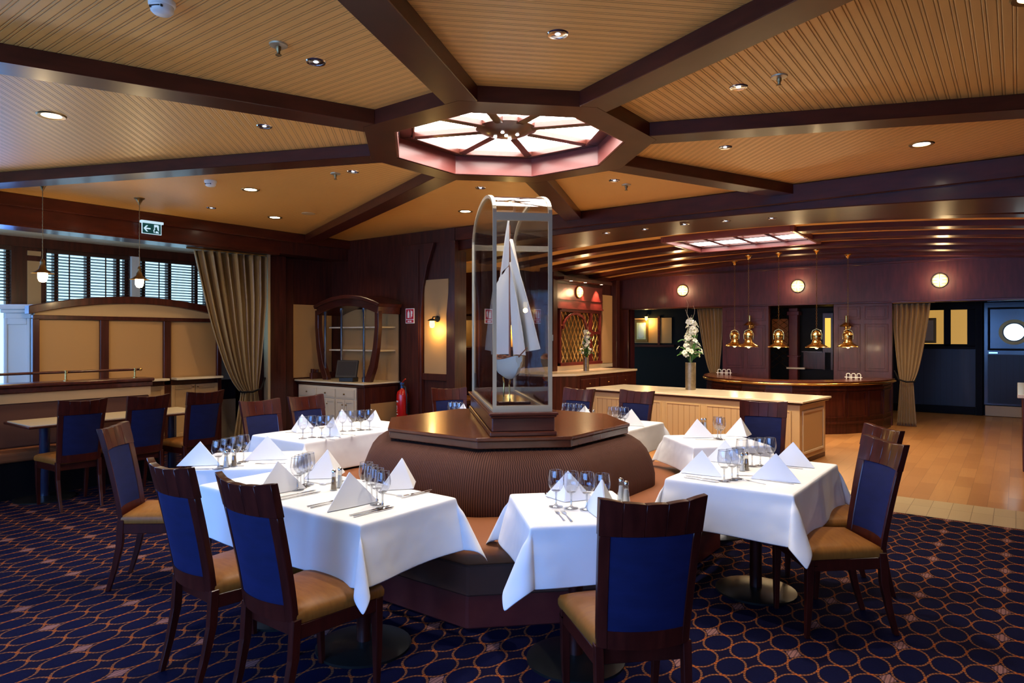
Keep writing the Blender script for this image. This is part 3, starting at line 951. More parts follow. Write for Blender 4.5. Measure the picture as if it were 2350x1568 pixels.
MB().box(-0.05, 0.05, 0.06, 0.129, 0.26, 0.30).box(-0.04, 0.04, 0.08, 0.129, 0.30, 0.6).build('wall_bracket', 'dark', t)
# fire extinguisher sign
t = thing('extinguisher_sign', 'small red extinguisher sign with white pictogram on the dark column', 'sign', (-4.0, 2.912, 1.88))
MB().box(-0.088, 0.088, -0.004, 0.003, -0.11, 0.11).build('plate', 'signwhite', t)
MB().box(-0.078, 0.078, -0.006, -0.004, -0.048, 0.10).box(-0.078, 0.078, -0.006, -0.004, -0.10, -0.058).build('red_field', 'signred', t)
pg = MB().box(-0.045, -0.005, -0.008, -0.006, -0.03, 0.055).box(-0.035, -0.015, -0.008, -0.006, 0.055, 0.08).box(0.02, 0.03, -0.008, -0.006, -0.03, 0.085).box(0.03, 0.055, -0.008, -0.006, 0.03, 0.07).box(0.035, 0.05, -0.008, -0.006, -0.01, 0.03)
pg.box(-0.04, -0.012, -0.008, -0.006, -0.09, -0.07).box(0.0, 0.035, -0.008, -0.006, -0.09, -0.07)
pg.build('pictogram', 'signwhite', t)

# wall sconce on the cream panel
def wall_lantern(label, loc, rot=0, power=8):
    t = thing('wall_sconce', label, 'wall lamp', loc, rot)
    MB().tube([(0, 0, 0.03), (0, -0.015, 0.03)], 0.045, 20).build('back_plate', 'dark', t, smooth=True)
    MB().tube([(0, 0, 0.03), (0, -0.05, 0.06), (0.0, -0.10, 0.055), (0.0, -0.12, 0.02)], 0.009, 8).build('arm', 'dark', t, smooth=True)
    MB().lathe([(0.07, 0.0), (0.045, 0.02), (0.02, 0.03), (0.0001, 0.032)], 20, (0, -0.12, 0)).build('shade', 'dark', t, smooth=True)
    MB().lathe([(0.0001, -0.10), (0.03, -0.095), (0.04, -0.06), (0.035, 0.0)], 18, (0, -0.12, 0)).build('glass_globe', 'opal', t, smooth=True)
    l = bpy.data.lights.new('sconce_light', 'POINT'); l.energy = power; l.color = (1, 0.66, 0.22); l.shadow_soft_size = 0.04
    o = bpy.data.objects.new('sconce_light', l); COL.objects.link(o); o.parent = t; o.location = (0, -0.12, -0.14)
    return t
wall_lantern('lit wall sconce with glass jar on the narrow cream panel', (-3.50, 2.975, 1.80), 0, 5)

# emergency exit sign hanging under the left header
t = thing('exit_sign', 'illuminated green exit sign with arrow and running figure under the header', 'sign', (-5.42, -0.135, 2.86), radians(90))
# local x -> +q, local -y -> +p
MB().box(-0.135, 0.135, -0.03, 0.03, 0.115, 0.145).build('housing', 'exitw', t, bevel=0.004)
MB().box(-0.115, 0.115, -0.004, 0.004, -0.01, 0.115).build('plate', 'exitg', t)
a = MB()
e = -0.006
a.box(-0.118, -0.111, e, 0.006, -0.013, 0.115).box(0.111, 0.118, e, 0.006, -0.013, 0.115).box(-0.118, 0.118, e, 0.006, -0.016, -0.009)
a.prism_axis([(-0.098, 0.05), (-0.065, 0.088), (-0.045, 0.088), (-0.07, 0.058), (-0.015, 0.058), (-0.015, 0.042), (-0.07, 0.042), (-0.045, 0.012), (-0.065, 0.012)], -0.007, -0.0042, 'y')
a.box(0.028, 0.080, -0.007, -0.0042, 0.072, 0.104)
a.prism_axis([(0.060, 0.095), (0.086, 0.095), (0.086, 0.028), (0.07, 0.045)], -0.0075, -0.0043, 'y')
a.prism_axis([(0.028, 0.072), (0.042, 0.055), (0.03, 0.03), (0.036, 0.004), (0.026, 0.004), (0.018, 0.035), (0.028, 0.05)], -0.0075, -0.0043, 'y')
a.prism_axis([(0.046, 0.02), (0.062, 0.03), (0.086, 0.012), (0.086, 0.002), (0.046, 0.002)], -0.0078, -0.0043, 'y')
a.build('pictogram', 'exitw', t)
MB().prism_axis([(0.046, 0.078), (0.058, 0.082), (0.066, 0.06), (0.058, 0.045), (0.066, 0.03), (0.058, 0.026), (0.048, 0.044), (0.05, 0.056)], -0.009, -0.008, 'y').build('running_figure', 'exitg', t)

# ---------------------------------------------------------------- ceiling fittings
def spot(name, loc, energy, color, size=100, blend=0.6, parent=None, soft=0.04, aim=None):
    l = bpy.data.lights.new(name, 'SPOT'); l.energy = energy; l.color = color
    l.spot_size = radians(size); l.spot_blend = blend; l.shadow_soft_size = soft
    o = bpy.data.objects.new(name, l); COL.objects.link(o); o.location = loc
    if parent: o.parent = parent
    if aim: o.rotation_euler = aim
    return o
def make_down(kind):
    if kind == 'chrome':
        t = thing('chrome_downlight', 'x', 'ceiling light', (0, 0, ZC))
        MB().lathe([(0.040, 0.004), (0.040, -0.004), (0.052, -0.006), (0.056, 0.0)], 28, cap=False).build('trim_ring', 'chrome', t, smooth=True)
        MB().lathe([(0.041, -0.003), (0.030, -0.0015), (0.016, -0.001)], 28, cap=False).build('reflector', 'chrome', t, smooth=True)
        MB().lathe([(0.0001, -0.004), (0.012, -0.004), (0.016, -0.0005)], 16, cap=False).build('lamp', 'chromespot', t, smooth=True)
    else:
        t = thing('brass_downlight', 'x', 'ceiling light', (0, 0, ZC))
        MB().lathe([(0.062, 0.004), (0.062, -0.004), (0.085, -0.008), (0.092, 0.0)], 30, cap=False).build('trim_ring', 'oldbrass', t, smooth=True)
        MB().lathe([(0.0001, -0.006), (0.052, -0.004), (0.063, 0.0)], 24, cap=False).build('diffuser', 'down', t, smooth=True)
    return t
CH = [((1.295, -1.267), 'chrome recessed downlight between the two top centre beams'),
      ((0.019, -1.786), 'chrome recessed downlight beside the large sprinkler, upper left of the skylight'),
      ((1.79, 0.019), 'chrome recessed downlight beside the sprinkler, upper right of the skylight'),
      ((-1.251, -1.283), 'chrome recessed downlight alone in the left ceiling panel near the skylight'),
      ((1.264, 1.282), 'chrome recessed downlight right of the skylight in the panel with the brass lamp'),
      ((-1.804, 0.005), 'chrome recessed downlight beside a sprinkler left of the glass case'),
      ((-0.016, 1.784), 'chrome recessed downlight beside a small sprinkler right of the glass case top'),
      ((-1.285, 1.249), 'chrome recessed downlight directly above the arched top of the glass case'),
      ((-4.562, 0.16), 'small chrome downlight below the smoke detector near the left header')]
p0 = make_down('chrome')
DL = []
for i, (xy, lab) in enumerate(CH):
    o = p0 if i == 0 else dup(p0)
    o.location = (xy[0], xy[1], ZC); o['label'] = lab; o['group'] = 'chrome downlights in the ceiling'
BR = [((-2.222, -2.314), 'lit brass downlight at the upper left, in the left ceiling panel'),
      ((-3.269, -0.132), 'lit brass downlight right of the smoke detector above the window bay'),
      ((-4.526, 1.002), 'lit brass downlight above the gold curtain near the left header'),
      ((2.555, 2.139), 'lit brass downlight at the right, nearest the arched header'),
      ((-2.273, 2.155), 'lit brass downlight just left of the glass case top'),
      ((3.23, -0.30), 'brass ceiling lamp cut by the right edge of the photo')]
p0 = make_down('brass')
for i, (xy, lab) in enumerate(BR):
    o = p0 if i == 0 else dup(p0)
    o.location = (xy[0], xy[1], ZC); o['label'] = lab; o['group'] = 'brass downlights in the ceiling'
for i, (xy, lab) in enumerate(CH[:8]):  # beams added under the dim chrome fittings to brighten the tables
    spot('downlight_beam', (xy[0], xy[1], ZC - 0.02), 76, (1, 0.88, 0.72), 84, 0.8)
for i, (xy, lab) in enumerate(BR[:5]):
    spot('downlight_beam', (xy[0], xy[1], ZC - 0.02), 34, (1, 0.76, 0.48), 130, 0.9)

def sprinkler(xy, lab, s=1.0):
    t = thing('ceiling_sprinkler', lab, 'sprinkler', (xy[0], xy[1], ZC), group='ceiling sprinklers')
    MB().lathe([(0.048, 0.0), (0.046, -0.008), (0.02, -0.012)], 24).build('cover_plate', 'alu', t, smooth=True)
    MB().lathe([(0.014, -0.01), (0.014, -0.03), (0.009, -0.035), (0.009, -0.052), (0.016, -0.054), (0.016, -0.058), (0.0001, -0.06)], 14).build('head', 'oldbrass', t, smooth=True)
sprinkler((0.048, -2.046), 'brass sprinkler left of the chrome downlight in the upper left ceiling panel')
sprinkler((2.04, -0.012), 'brass sprinkler right of the chrome downlight in the upper right ceiling panel')
sprinkler((-1.99, -0.049), 'brass sprinkler just left of a chrome downlight, below the left beam')
sprinkler((-0.011, 2.026), 'tiny brass sprinkler in the panel right of the glass case')
def detector(xy, lab):
    t = thing('smoke_detector', lab, 'smoke detector', (xy[0], xy[1], ZC), radians(30), group='white smoke detectors')
    MB().lathe([(0.058, 0), (0.058, -0.018), (0.052, -0.024)], 28).build('base', 'white', t, smooth=True)
    MB().lathe([(0.05, -0.022), (0.049, -0.045), (0.038, -0.056), (0.0001, -0.058)], 28).build('cap', 'white', t, smooth=True)
    MB().box(-0.02, 0.02, -0.052, -0.047, -0.040, -0.036).box(-0.03, -0.024, -0.049, -0.04, -0.044, -0.034).box(0.024, 0.03, -0.049, -0.04, -0.044, -0.034).build('vent', 'black', t)
detector(seen(372, 4, ZC), 'white smoke detector at the top edge of the upper left ceiling')
detector((-3.226, -0.595), 'white smoke detector above the window bay, left of a lit brass downlight')
t = thing('ceiling_speaker', 'flat round pale ceiling speaker near the far left corner', 'speaker', (-3.944, 1.089, ZC))
MB().lathe([(0.085, 0), (0.085, -0.006), (0.0001, -0.008)], 28).build('grille', 'cream', t, smooth=True)

# pendants over the booth
def booth_pendant(xy, lab):
    t = thing('pendant_lamp', lab, 'pendant lamp', (xy[0], xy[1], ZC), group='pendant lamps over the booth')
    MB().lathe([(0.055, 0), (0.055, -0.008), (0.035, -0.02), (0.018, -0.05), (0.008, -0.075)], 20).build('canopy', 'oldbrass', t, smooth=True)
    pts = [(0.0015 * sin(i * 1.9), 0.0015 * cos(i * 1.9), -0.07 - i * 0.0125) for i in range(57)]
    MB().tube(pts, 0.0038, 6).build('rod', 'oldbrass', t, smooth=True)
    MB().lathe([(0.008, -0.76), (0.018, -0.78), (0.022, -0.80), (0.018, -0.82), (0.028, -0.835), (0.034, -0.865), (0.07, -0.895), (0.098, -0.905), (0.10, -0.909), (0.07, -0.899), (0.034, -0.872), (0.02, -0.868)], 28, cap=False).build('shade', 'oldbrass', t, smooth=True)
    MB().lathe([(0.022, -0.87), (0.040, -0.885), (0.043, -0.92), (0.041, -0.965), (0.028, -0.992), (0.0001, -1.0)], 20).build('bulb', 'bulb', t, smooth=True)
    l = bpy.data.lights.new('pendant_light', 'POINT'); l.energy = 9; l.color = (1, 0.72, 0.38); l.shadow_soft_size = 0.05
    o = bpy.data.objects.new('pendant_light', l); COL.objects.link(o); o.parent = t; o.location = (0, 0, -1.07)
booth_pendant((-4.666, -1.554), 'left brass pendant with a glowing bulb over the booth table')
booth_pendant((-4.668, -0.62), 'right brass pendant with a glowing bulb over the booth table')

# ---------------------------------------------------------------- central seating island
isl = thing('seating_island', 'octagonal brown banquette island with polished wooden top in the room centre', 'bench', (0, 0, 0))
def oc(ap, c): return octo(ap, c)
MB().prism(oc(1.40, 0.60), 0.0, 0.19).build('plinth', 'redwood', isl, bevel=0.01)
MB().prism(oc(1.43, 0.60), 0.192, 0.36).build('skirt', 'fringe', isl, bevel=0.01)
s_ = MB().loft([ringz(1.43, 0.362, .6), ringz(1.45, 0.38, .6), ringz(1.455, 0.43, .6), ringz(1.44, 0.455, .6), ringz(1.41, 0.468, .59), ringz(1.0, 0.475, .45)], uvs=True)
s_.build('seat_cushion', 'benchseat', isl, smooth=True)
prof = [(1.01, 0.44), (1.03, 0.48), (1.03, 0.56), (1.01, 0.66), (0.975, 0.74), (0.935, 0.79), (0.885, 0.825), (0.82, 0.84)]
def ringr(ap, z, c, rr=0.10, n=5):
    """rounded-corner octagon ring"""
    P = octo(ap, c); out = []
    for k in range(8):
        a, b, d = P[k - 1], P[k], P[(k + 1) % 8]
        def toward(p, q, t):
            L = hypot(q[0] - p[0], q[1] - p[1]); return (p[0] + (q[0] - p[0]) * t / L, p[1] + (q[1] - p[1]) * t / L)
        s0, s1 = toward(b, a, rr), toward(b, d, rr)
        for i in range(n + 1):
            t = i / n
            out.append(((1 - t) ** 2 * s0[0] + 2 * t * (1 - t) * b[0] + t * t * s1[0], (1 - t) ** 2 * s0[1] + 2 * t * (1 - t) * b[1] + t * t * s1[1], z))
    return out
MB().loft([ringr(a, z, 0.51 * a) for a, z in prof], uvs=True, cap0=False).build('backrest', 'rib', isl, smooth=True)
MB().prism(oc(0.85, 0.44), 0.905, 0.93).prism(oc(0.84, 0.436), 0.855, 0.905).build('tabletop', 'top', isl, bevel=0.006, seg=2)

# ---------------------------------------------------------------- display case with model ship
A45 = radians(45)
dc = thing('display_case', 'tall glass display case with arched top on a wooden plinth, centre of the room', 'display case', (0, 0, 0.93), A45)
# local y runs along the long axis (towards camera = -y): world (-1,1) direction is local y rotated 45
LW, LL = 0.185, 0.80
bm_ = MB()
for (w, l, z0, z1) in ((LW + .035, LL + .06, 0.0, 0.03), (LW + .022, LL + .045, 0.03, 0.12), (LW + .034, LL + .058, 0.12, 0.135), (LW + .044, LL + .07, 0.135, 0.155)):
    bm_.box(-w, w, -l, l, z0, z1)
bm_.build('base', 'maho_h', dc, bevel=0.008, seg=2)
ZS = 1.46     # spring height above 0.93
RISE = 0.21
fr = MB(); tt = 0.012
for x in (-LW, LW):
    for y in (-LL, LL):
        fr.box(x - tt, x + tt, y - tt, y + tt, 0.155, ZS)
for y in (-LL, LL):
    fr.box(-LW + tt, LW - tt, y - tt, y + tt, ZS - 0.05, ZS)
    fr.box(-LW + tt, LW - tt, y - tt, y + tt, 0.155, 0.195)
for x in (-LW, LW):
    fr.box(x - tt, x + tt, -LL + tt, LL - tt, 0.155, 0.17)
    N = 28
    arc_o = [(-(LL + tt) * cos(PI * i / N), ZS + (RISE + tt) * sin(PI * i / N)) for i in range(N + 1)]
    arc_i = [(-(LL - tt) * cos(PI * i / N), ZS + (RISE - tt) * sin(PI * i / N)) for i in range(N + 1)]
    for i in range(N):
        fr.prism_axis([arc_o[i], arc_o[i + 1], arc_i[i + 1], arc_i[i]], x - tt, x + tt, 'x')
fr.box(LW + tt, LW + tt + 0.006, -LL - 0.01, -LL + 0.01, 0.62, 0.66)
fr.build('metal_frame', 'alu', dc)
for x in (-LW, LW):
    g = MB()
    pts = [(-LL + tt, 0.17), (LL - tt, 0.17)] + [((LL - tt) * cos(PI * i / N), ZS + (RISE - tt) * sin(PI * i / N)) for i in range(N + 1)]
    g.prism_axis(pts, x - 0.003, x + 0.003, 'x')
    g.build('side_pane', 'glass', dc)
for y in (-LL, LL):
    MB().box(-LW + tt, LW - tt, y - 0.003, y + 0.003, 0.195, ZS - 0.05).build('end_pane', 'glass', dc)
g = MB().grid(lambda u, v, s: (-LW + tt + (2 * LW - 2 * tt) * v, -(LL + s * .003) * cos(PI * (0.02 + 0.96 * u)), ZS + (RISE + s * .003) * sin(PI * (0.02 + 0.96 * u))), 36, 1, thick=1)
g.build('curved_pane', 'glass', dc, smooth=True)

sh = thing('model_sailing_ship', 'model sailing ship with tall cream sails inside the glass case', 'model ship', (0.02, -0.02, 1.085), A45 + radians(3.5))
# local -y = bow towards the camera
MB().box(-0.12, 0.12, -0.30, 0.30, 0.0, 0.02).build('stand_board', 'maho_h', sh, bevel=0.004)
MB().tube([(0, -0.12, 0.02), (0, -0.10, 0.13), (0, -0.14, 0.17)], 0.006, 8).tube([(0, 0.12, 0.02), (0, 0.10, 0.13), (0, 0.14, 0.17)], 0.006, 8).build('cradle', 'brass', sh, smooth=True)
rings = []
for i in range(15):
    t = i / 14; y = -0.44 + 0.84 * t
    w = 0.088 * (sin(PI * min(1, (t * 0.92 + 0.03))) ** 0.55) * (0.85 if t > .9 else 1)
    dk = 0.31 + 0.035 * (2 * t - 1) ** 2 + 0.012 * (1 - t)
    kb = 0.17 + 0.12 * abs(2 * t - 0.95) ** 2.6
    rings.append([(w, y, dk), (w * 0.93, y, dk - 0.04), (w * 0.6, y, kb + 0.035), (0.004, y, kb), (-0.004, y, kb), (-w * 0.6, y, kb + 0.035), (-w * 0.93, y, dk - 0.04), (-w, y, dk)])
MB().loft(rings).build('hull', 'hull', sh, smooth=True)
dkm = MB()
for i in range(14):
    a, b = rings[i], rings[i + 1]
    dkm.add([(a[0][0] * .9, a[0][1], a[0][2] + .003), (b[0][0] * .9, b[0][1], b[0][2] + .003), (b[7][0] * .9, b[7][1], b[7][2] + .003), (a[7][0] * .9, a[7][1], a[7][2] + .003)], [(0, 1, 2, 3)])
for y in (-0.18, 0.02, 0.2):
    dkm.box(-0.03, 0.03, y - 0.04, y + 0.04, 0.31, 0.345)
dkm.build('deck', 'deckwood', sh)
MB().tube([(0, -0.12, 0.16), (0, -0.12, 0.9), (0, -0.12, 1.33)], [0.009, 0.008, 0.004], 10).build('mast', 'deckwood', sh, smooth=True)
MB().tube([(0, 0.26, 0.30), (0, 0.26, 1.05)], [0.007, 0.004], 8).build('mast', 'deckwood', sh, smooth=True)
MB().tube([(0, -0.40, 0.34), (0, -0.70, 0.42)], [0.006, 0.003], 8).build('bowsprit', 'deckwood', sh, smooth=True)
def sail(A, B, C, D, bulge, name='sail'):
    """quad A(top-front) B(bottom-front) C(bottom-back) D(top-back), bulging in x"""
    def fn(u, v, s):
        p = [(1 - v) * ((1 - u) * B[k] + u * C[k]) + v * ((1 - u) * A[k] + u * D[k]) for k in range(3)]
        bu = bulge * sin(PI * u) * sin(PI * (0.15 + 0.7 * v)) + 0.006 * sin(9 * u + 4 * v)
        return (p[0] + bu + s * 0.0015, p[1], p[2])
    MB().grid(fn, 12, 14, thick=1).build(name, 'sail', sh, smooth=True)
sail((0, -0.10, 1.02), (0.0, -0.10, 0.36), (-0.09, 0.20, 0.35), (-0.035, 0.14, 0.93), -0.03)
sail((0, -0.11, 1.36), (0, -0.10, 1.04), (-0.03, 0.13, 0.95), (0, -0.10, 1.37), -0.02)
sail((0, -0.135, 1.22), (0.10, -0.66, 0.41), (0.05, -0.17, 0.37), (0, -0.125, 1.23), 0.03)
sail((0, -0.13, 1.05), (0.045, -0.46, 0.36), (0.02, -0.15, 0.36), (0, -0.12, 1.06), 0.03)
sail((0, 0.27, 0.95), (0, 0.27, 0.37), (-0.09, 0.50, 0.38), (-0.03, 0.40, 0.88), -0.03)

# ---------------------------------------------------------------- chairs
def back_y(z):
    t = max(0.0, (z - 0.42) / 0.58)
    return -0.205 - 0.115 * t ** 1.25
def back_w(z):
    t = max(0.0, (z - 0.42) / 0.58)
    return 0.178 + 0.020 * t
def curved(m, s0, s1, z0, z1, th, ns, nz, zt=None, off=0.0, puff=0.0):
    def fn(u, v, side):
        s = s0 + (s1 - s0) * u
        z1_ = z1 + (zt(s) if zt else 0)
        z = z0 + (z1_ - z0) * v
        e = puff * sin(PI * u) ** 0.5 * sin(PI * v) ** 0.5 if puff else 0
        y = back_y(z) - 0.040 * (1 - s * s) + off - side * (th / 2 + e)
        return (s * back_w(z), y, z)
    m.grid(fn, ns, nz, thick=1)
    return m
def make_chair():
    t = thing('dining_chair', 'x', 'chair')
    # stiles
    for s in (-1, 1):
        m = MB()
        curved(m, *((-1.0, -0.80) if s < 0 else (0.80, 1.0)), 0.43, 0.885, 0.030, 3, 10)
        m.build('stile', 'chairwood', t, smooth=True, bevel=0.003)
    m = MB()
    K = 5
    for i in range(K):
        a = -1.0 + 2.0 * i / K; b = -1.0 + 2.0 * (i + 1) / K
        curved(m, a * 1.01 + 0.0008, b * 1.01 - 0.0008, 0.868, 0.992, 0.034, 5, 3, zt=lambda s, a=a, b=b: 0.020 * s * s - 0.0025 * ((s - (a + b) / 2) * K) ** 2)
    m.build('top_rail', 'chairwood', t, smooth=True, bevel=0.0018)
    m = MB()
    curved(m, -0.80, 0.80, 0.43, 0.50, 0.026, 10, 2)
    m.build('lower_rail', 'chairwood', t, smooth=True)
    m = MB()
    curved(m, -0.80, 0.80, 0.50, 0.872, 0.020, 14, 12, puff=0.008)
    m.build('back_pad', 'navy', t, smooth=True)
    # seat: D shaped cushion, wider in front
    def outline(k, grow=0.0, n=9):
        P = []
        wf, wb, yf, yb = 0.232 + grow, 0.182 + grow, 0.225 + grow, -0.205 - grow
        for i in range(n + 1):      # front edge bowed
            u = -1 + 2 * i / n
            P.append((u * wf, yf + 0.018 * (1 - u * u) - 0.035 * max(0, abs(u) - 0.75) * 4 * 0.25))
        for i in range(1, 7):
            u = i / 7; P.append((wf + (wb - wf) * u, yf + (yb - yf) * u))
        for i in range(n + 1):
            u = 1 - 2 * i / n; P.append((u * wb, yb))
        for i in range(1, 7):
            u = i / 7; P.append((-wb + (-wf + wb) * u, yb + (yf - yb) * u))
        return P
    O = outline(0)[::-1]
    def ring(f, z, dome=0.0):
        return [(x * f, y * f + 0.0, z) for x, y in O]
    m = MB().loft([ring(0.985, 0.418), ring(1.0, 0.428), ring(1.0, 0.448), ring(0.965, 0.466), ring(0.86, 0.479), ring(0.65, 0.489), ring(0.35, 0.495), ring(0.08, 0.497)])
    m.build('seat', 'seat', t, smooth=True)
    for mm in (): pass
    m = MB()
    m.box(-0.212, 0.212, 0.185, 0.208, 0.355, 0.417)
    m.box(-0.175, 0.175, -0.195, -0.172, 0.355, 0.43)
    m.post([(-0.215, 0.19, 0.386, 0.012, 0.02), (-0.215, 0.19, 0.386, 0.012, 0.03)])
    for s in (-1, 1):
        P = [(s * 0.222, 0.20), (s * 0.198, 0.20), (s * 0.160, -0.19), (s * 0.184, -0.19)]
        m.prism(P, 0.355, 0.417)
    m.build('seat_frame', 'chairwood', t, bevel=0.003)
    for s in (-1, 1):
        MB().post([(s * 0.195, 0.205, 0.0, 0.012, 0.012), (s * 0.203, 0.200, 0.2, 0.017, 0.017), (s * 0.205, 0.196, 0.417, 0.021, 0.021)]).build('leg', 'chairwood', t, bevel=0.003)
        MB().post([(s * 0.165, -0.285, 0.0, 0.012, 0.014), (s * 0.168, -0.245, 0.14, 0.014, 0.017), (s * 0.170, -0.215, 0.28, 0.016, 0.020), (s * 0.170, -0.205, 0.44, 0.017, 0.020)]).build('leg', 'chairwood', t, bevel=0.003)
    return t
CHAIRS = [
    (1.90, -1.70, 45, 'dining chair with blue back in the foreground, set at the small front table', 'chairs at the laid tables'),
    (0.67, -2.30, 0, 'right one of the two blue backed chairs at the front left table', 'chairs at the laid tables'),
    (0.11, -2.32, -2, 'left one of the two blue backed chairs at the front left table', 'chairs at the laid tables'),
    (-1.26, -1.99, -45, 'dining chair seen from the side, left of the two front blue backed chairs', 'chairs at the laid tables'),
    (2.33, -0.13, 128, 'nearer one of the two chairs right of the large right table', 'chairs at the laid tables'),
    (2.24, 0.46, 128, 'farther one of the two chairs right of the large right table, mostly hidden', 'chairs at the laid tables'),
    (-3.97, -1.56, 88, 'leftmost chair with dark back at the booth table', 'chairs at the booth table'),
    (-3.95, -1.00, 90, 'middle one of the three dark backed chairs at the booth table', 'chairs at the booth table'),
    (-3.97, -0.41, 90, 'rightmost of the three dark backed chairs at the booth table, by the cream screen', 'chairs at the booth table'),
    (-1.99, -0.64, -90, 'left one of the two chairs behind the back left table, below the curtain', 'chairs at the laid tables'),
    (-2.03, -0.12, -90, 'right one of the two chairs behind the back left table, before the sideboard', 'chairs at the laid tables'),
    (-1.64, 1.26, -125, 'chair seen just left of the glass case plinth behind the island', 'chairs at the laid tables'),
    (-0.71, 1.93, 178, 'chair directly right of the glass case, behind the island', 'chairs at the laid tables'),
    (-0.07, 2.05, 178, 'chair standing against the pale console, second right of the glass case', 'chairs at the laid tables'),
    (1.42, 1.66, 190, 'chair before the right end of the pale console', 'chairs at the laid tables'),
]
proto = make_chair()
for i, (x, y, a, lab, grp) in enumerate(CHAIRS):
    o = proto if i == 0 else dup(proto)
    o.location = (x, y, 0); o.rotation_euler = (0, 0, radians(a)); o['label'] = lab; o['group'] = grp

# ---------------------------------------------------------------- tables and cloths
TT = 0.745
def table(name, label, cx, cy, rot, w, d, cloth_label, over=0.26, peds=1, seed=1, flare=0.16):
    t = thing('dining_table', label, 'table', (cx, cy, 0), radians(rot), 'pedestal dining tables')
    MB().box(-w / 2, w / 2, -d / 2, d / 2, 0.70, TT - 0.012).build('tabletop', 'maho_h', t, bevel=0.004)
    for i in range(peds):
        x = 0 if peds == 1 else (-w / 4 + i * w / 2)
        MB().lathe([(0.036, 0.03), (0.036, 0.675), (0.09, 0.699)], 22, (x, 0, 0)).build('pedestal', 'chairwood', t, smooth=True)
        MB().lathe([(0.24, 0), (0.24, 0.012), (0.20, 0.022), (0.045, 0.034)], 32, (x, 0, 0)).build('foot_plate', 'base', t, smooth=True)
    rnd = random.Random(seed)
    ph = [rnd.uniform(0, 6.28) for _ in range(8)]
    n = 56
    W2, D2 = w / 2 + 0.004, d / 2 + 0.004
    ox, oy = W2 + over, D2 + over
    def axis(h, o, k):
        # dense sampling outside the table
        res = []
        a = 12; b = 12
        for i in range(a + 1): res.append(-o + (o - h) * (1 - (1 - i / a) ** 1.6) if i < a else -h)
        for i in range(1, b): res.append(-h + 2 * h * i / b)
        for i in range(a + 1): res.append(h + (o - h) * (i / a) ** 1.6)
        return res
    X, Y = axis(W2, ox, 0), axis(D2, oy, 0)
    vs = []
    for y in Y:
        for x in X:
            ex = max(0, abs(x) - W2); ey = max(0, abs(y) - D2)
            sx = 1 if x > 0 else -1; sy = 1 if y > 0 else -1
            bx = max(-W2, min(W2, x)); by = max(-D2, min(D2, y))
            r = hypot(ex, ey)
            if r < 1e-6:
                vs.append((x, y, TT + 0.0008 * sin(9 * x + ph[0]) * sin(8 * y + ph[1]))); continue
            th = atan2(ey, ex)
            corner = max(0.0, sin(2 * th))
            along = by if ex >= ey else bx
            L = D2 if ex >= ey else W2
            near = max(0, 1 - (L - abs(along)) / 0.20)
            fold = 0.5 + 0.5 * sin(along * 9 + ph[2 + (sx > 0) + 2 * (ex < ey)])
            k_ = 0.05 + (0.10 + 0.13 * near) * fold * (1 - corner)
            edge_in = 0.006 * min(1, r / 0.012) + r * k_ * min(1, r / 0.10)
            edge_in = min(edge_in, r * 0.8)
            ox_, oy_ = edge_in * cos(th), edge_in * sin(th)
            # the corner hangs as a flattened double fold along the diagonal
            fin = flare * 2.4 * r * corner ** 1.3 * min(1, r / 0.08)
            lat = 0.16 * r * sin(4 * th) * (1 if (sx * sy > 0) else -1) * min(1, r / 0.08)
            lean = 0.25 * fin
            ox_ += 0.707 * fin + 0.707 * lat + lean * 0.5
            oy_ += 0.707 * fin - 0.707 * lat - lean * 0.5
            if ox_ < 0: ox_ = 0.002
            if oy_ < 0: oy_ = 0.002
            out = min(hypot(ox_, oy_), r * 0.85)
            dz = sqrt(max(1e-8, r * r - out * out))
            px_, py_ = bx + sx * ox_, by + sy * oy_
            # pull the corner region back along one side so the cone drapes
            vs.append((px_, py_, TT - dz))
    nx = len(X); ny = len(Y)
    fs = [(j * nx + i, j * nx + i + 1, (j + 1) * nx + i + 1, (j + 1) * nx + i) for j in range(ny - 1) for i in range(nx - 1)]
    m = MB(); m.add(vs, fs)
    c = m.build('tablecloth', 'linen', smooth=True, loc=(cx, cy, 0.0), rot=radians(rot))
    sm = c.modifiers.new('thick', 'SOLIDIFY'); sm.thickness = 0.003; sm.offset = 1
    sb = c.modifiers.new('sub', 'SUBSURF'); sb.levels = 1; sb.render_levels = 1
    tag(c, cloth_label, 'tablecloth', 'white tablecloths')
    return t
table('t1', 'long front left dining table under white linen between two chairs and the island', 0.165, -1.855, 0, 1.34, 0.62, 'white cloth on the front left table, hanging in a long corner point', 0.27, 2, 3)
table('t2', 'small dining table behind the two front blue backed chairs, angled to the island corner', -0.98, -1.56, -45, 0.62, 0.62, 'white cloth on the left table behind the front left table', 0.24, 1, 5)
table('t3', 'long dining table at the back left of the island', -1.66, -0.24, 90, 1.30, 0.70, 'white cloth on the back left table below the curtain', 0.26, 2, 8)
table('t4', 'small front dining table before the island, under the foreground chair', 1.44, -1.33, 45, 0.54, 0.62, 'white cloth on the small front table behind the foreground chair', 0.26, 1, 11)
table('t5', 'large right dining table on a visible dark pedestal with round foot', 1.87, 0.10, 90, 1.06, 0.70, 'white cloth on the large right table with a hanging front corner', 0.27, 1, 14)
table('t6', 'small dining table before the pale console, right of the island', 1.22, 1.16, -45, 0.60, 0.60, 'white cloth on the small table in front of the pale console', 0.22, 1, 17)
table('t7', 'dining table behind the island, partly hidden by its wooden top', -0.22, 1.60, 0, 1.26, 0.72, 'white cloth on the table just behind the right of the island', 0.24, 2, 21)
table('t8', 'small dining table hidden behind the island left of the glass case', -1.22, 1.06, 45, 0.58, 0.58, 'white cloth on the table hidden behind the island, left of the glass case', 0.20, 1, 23)

TZ = 0.750
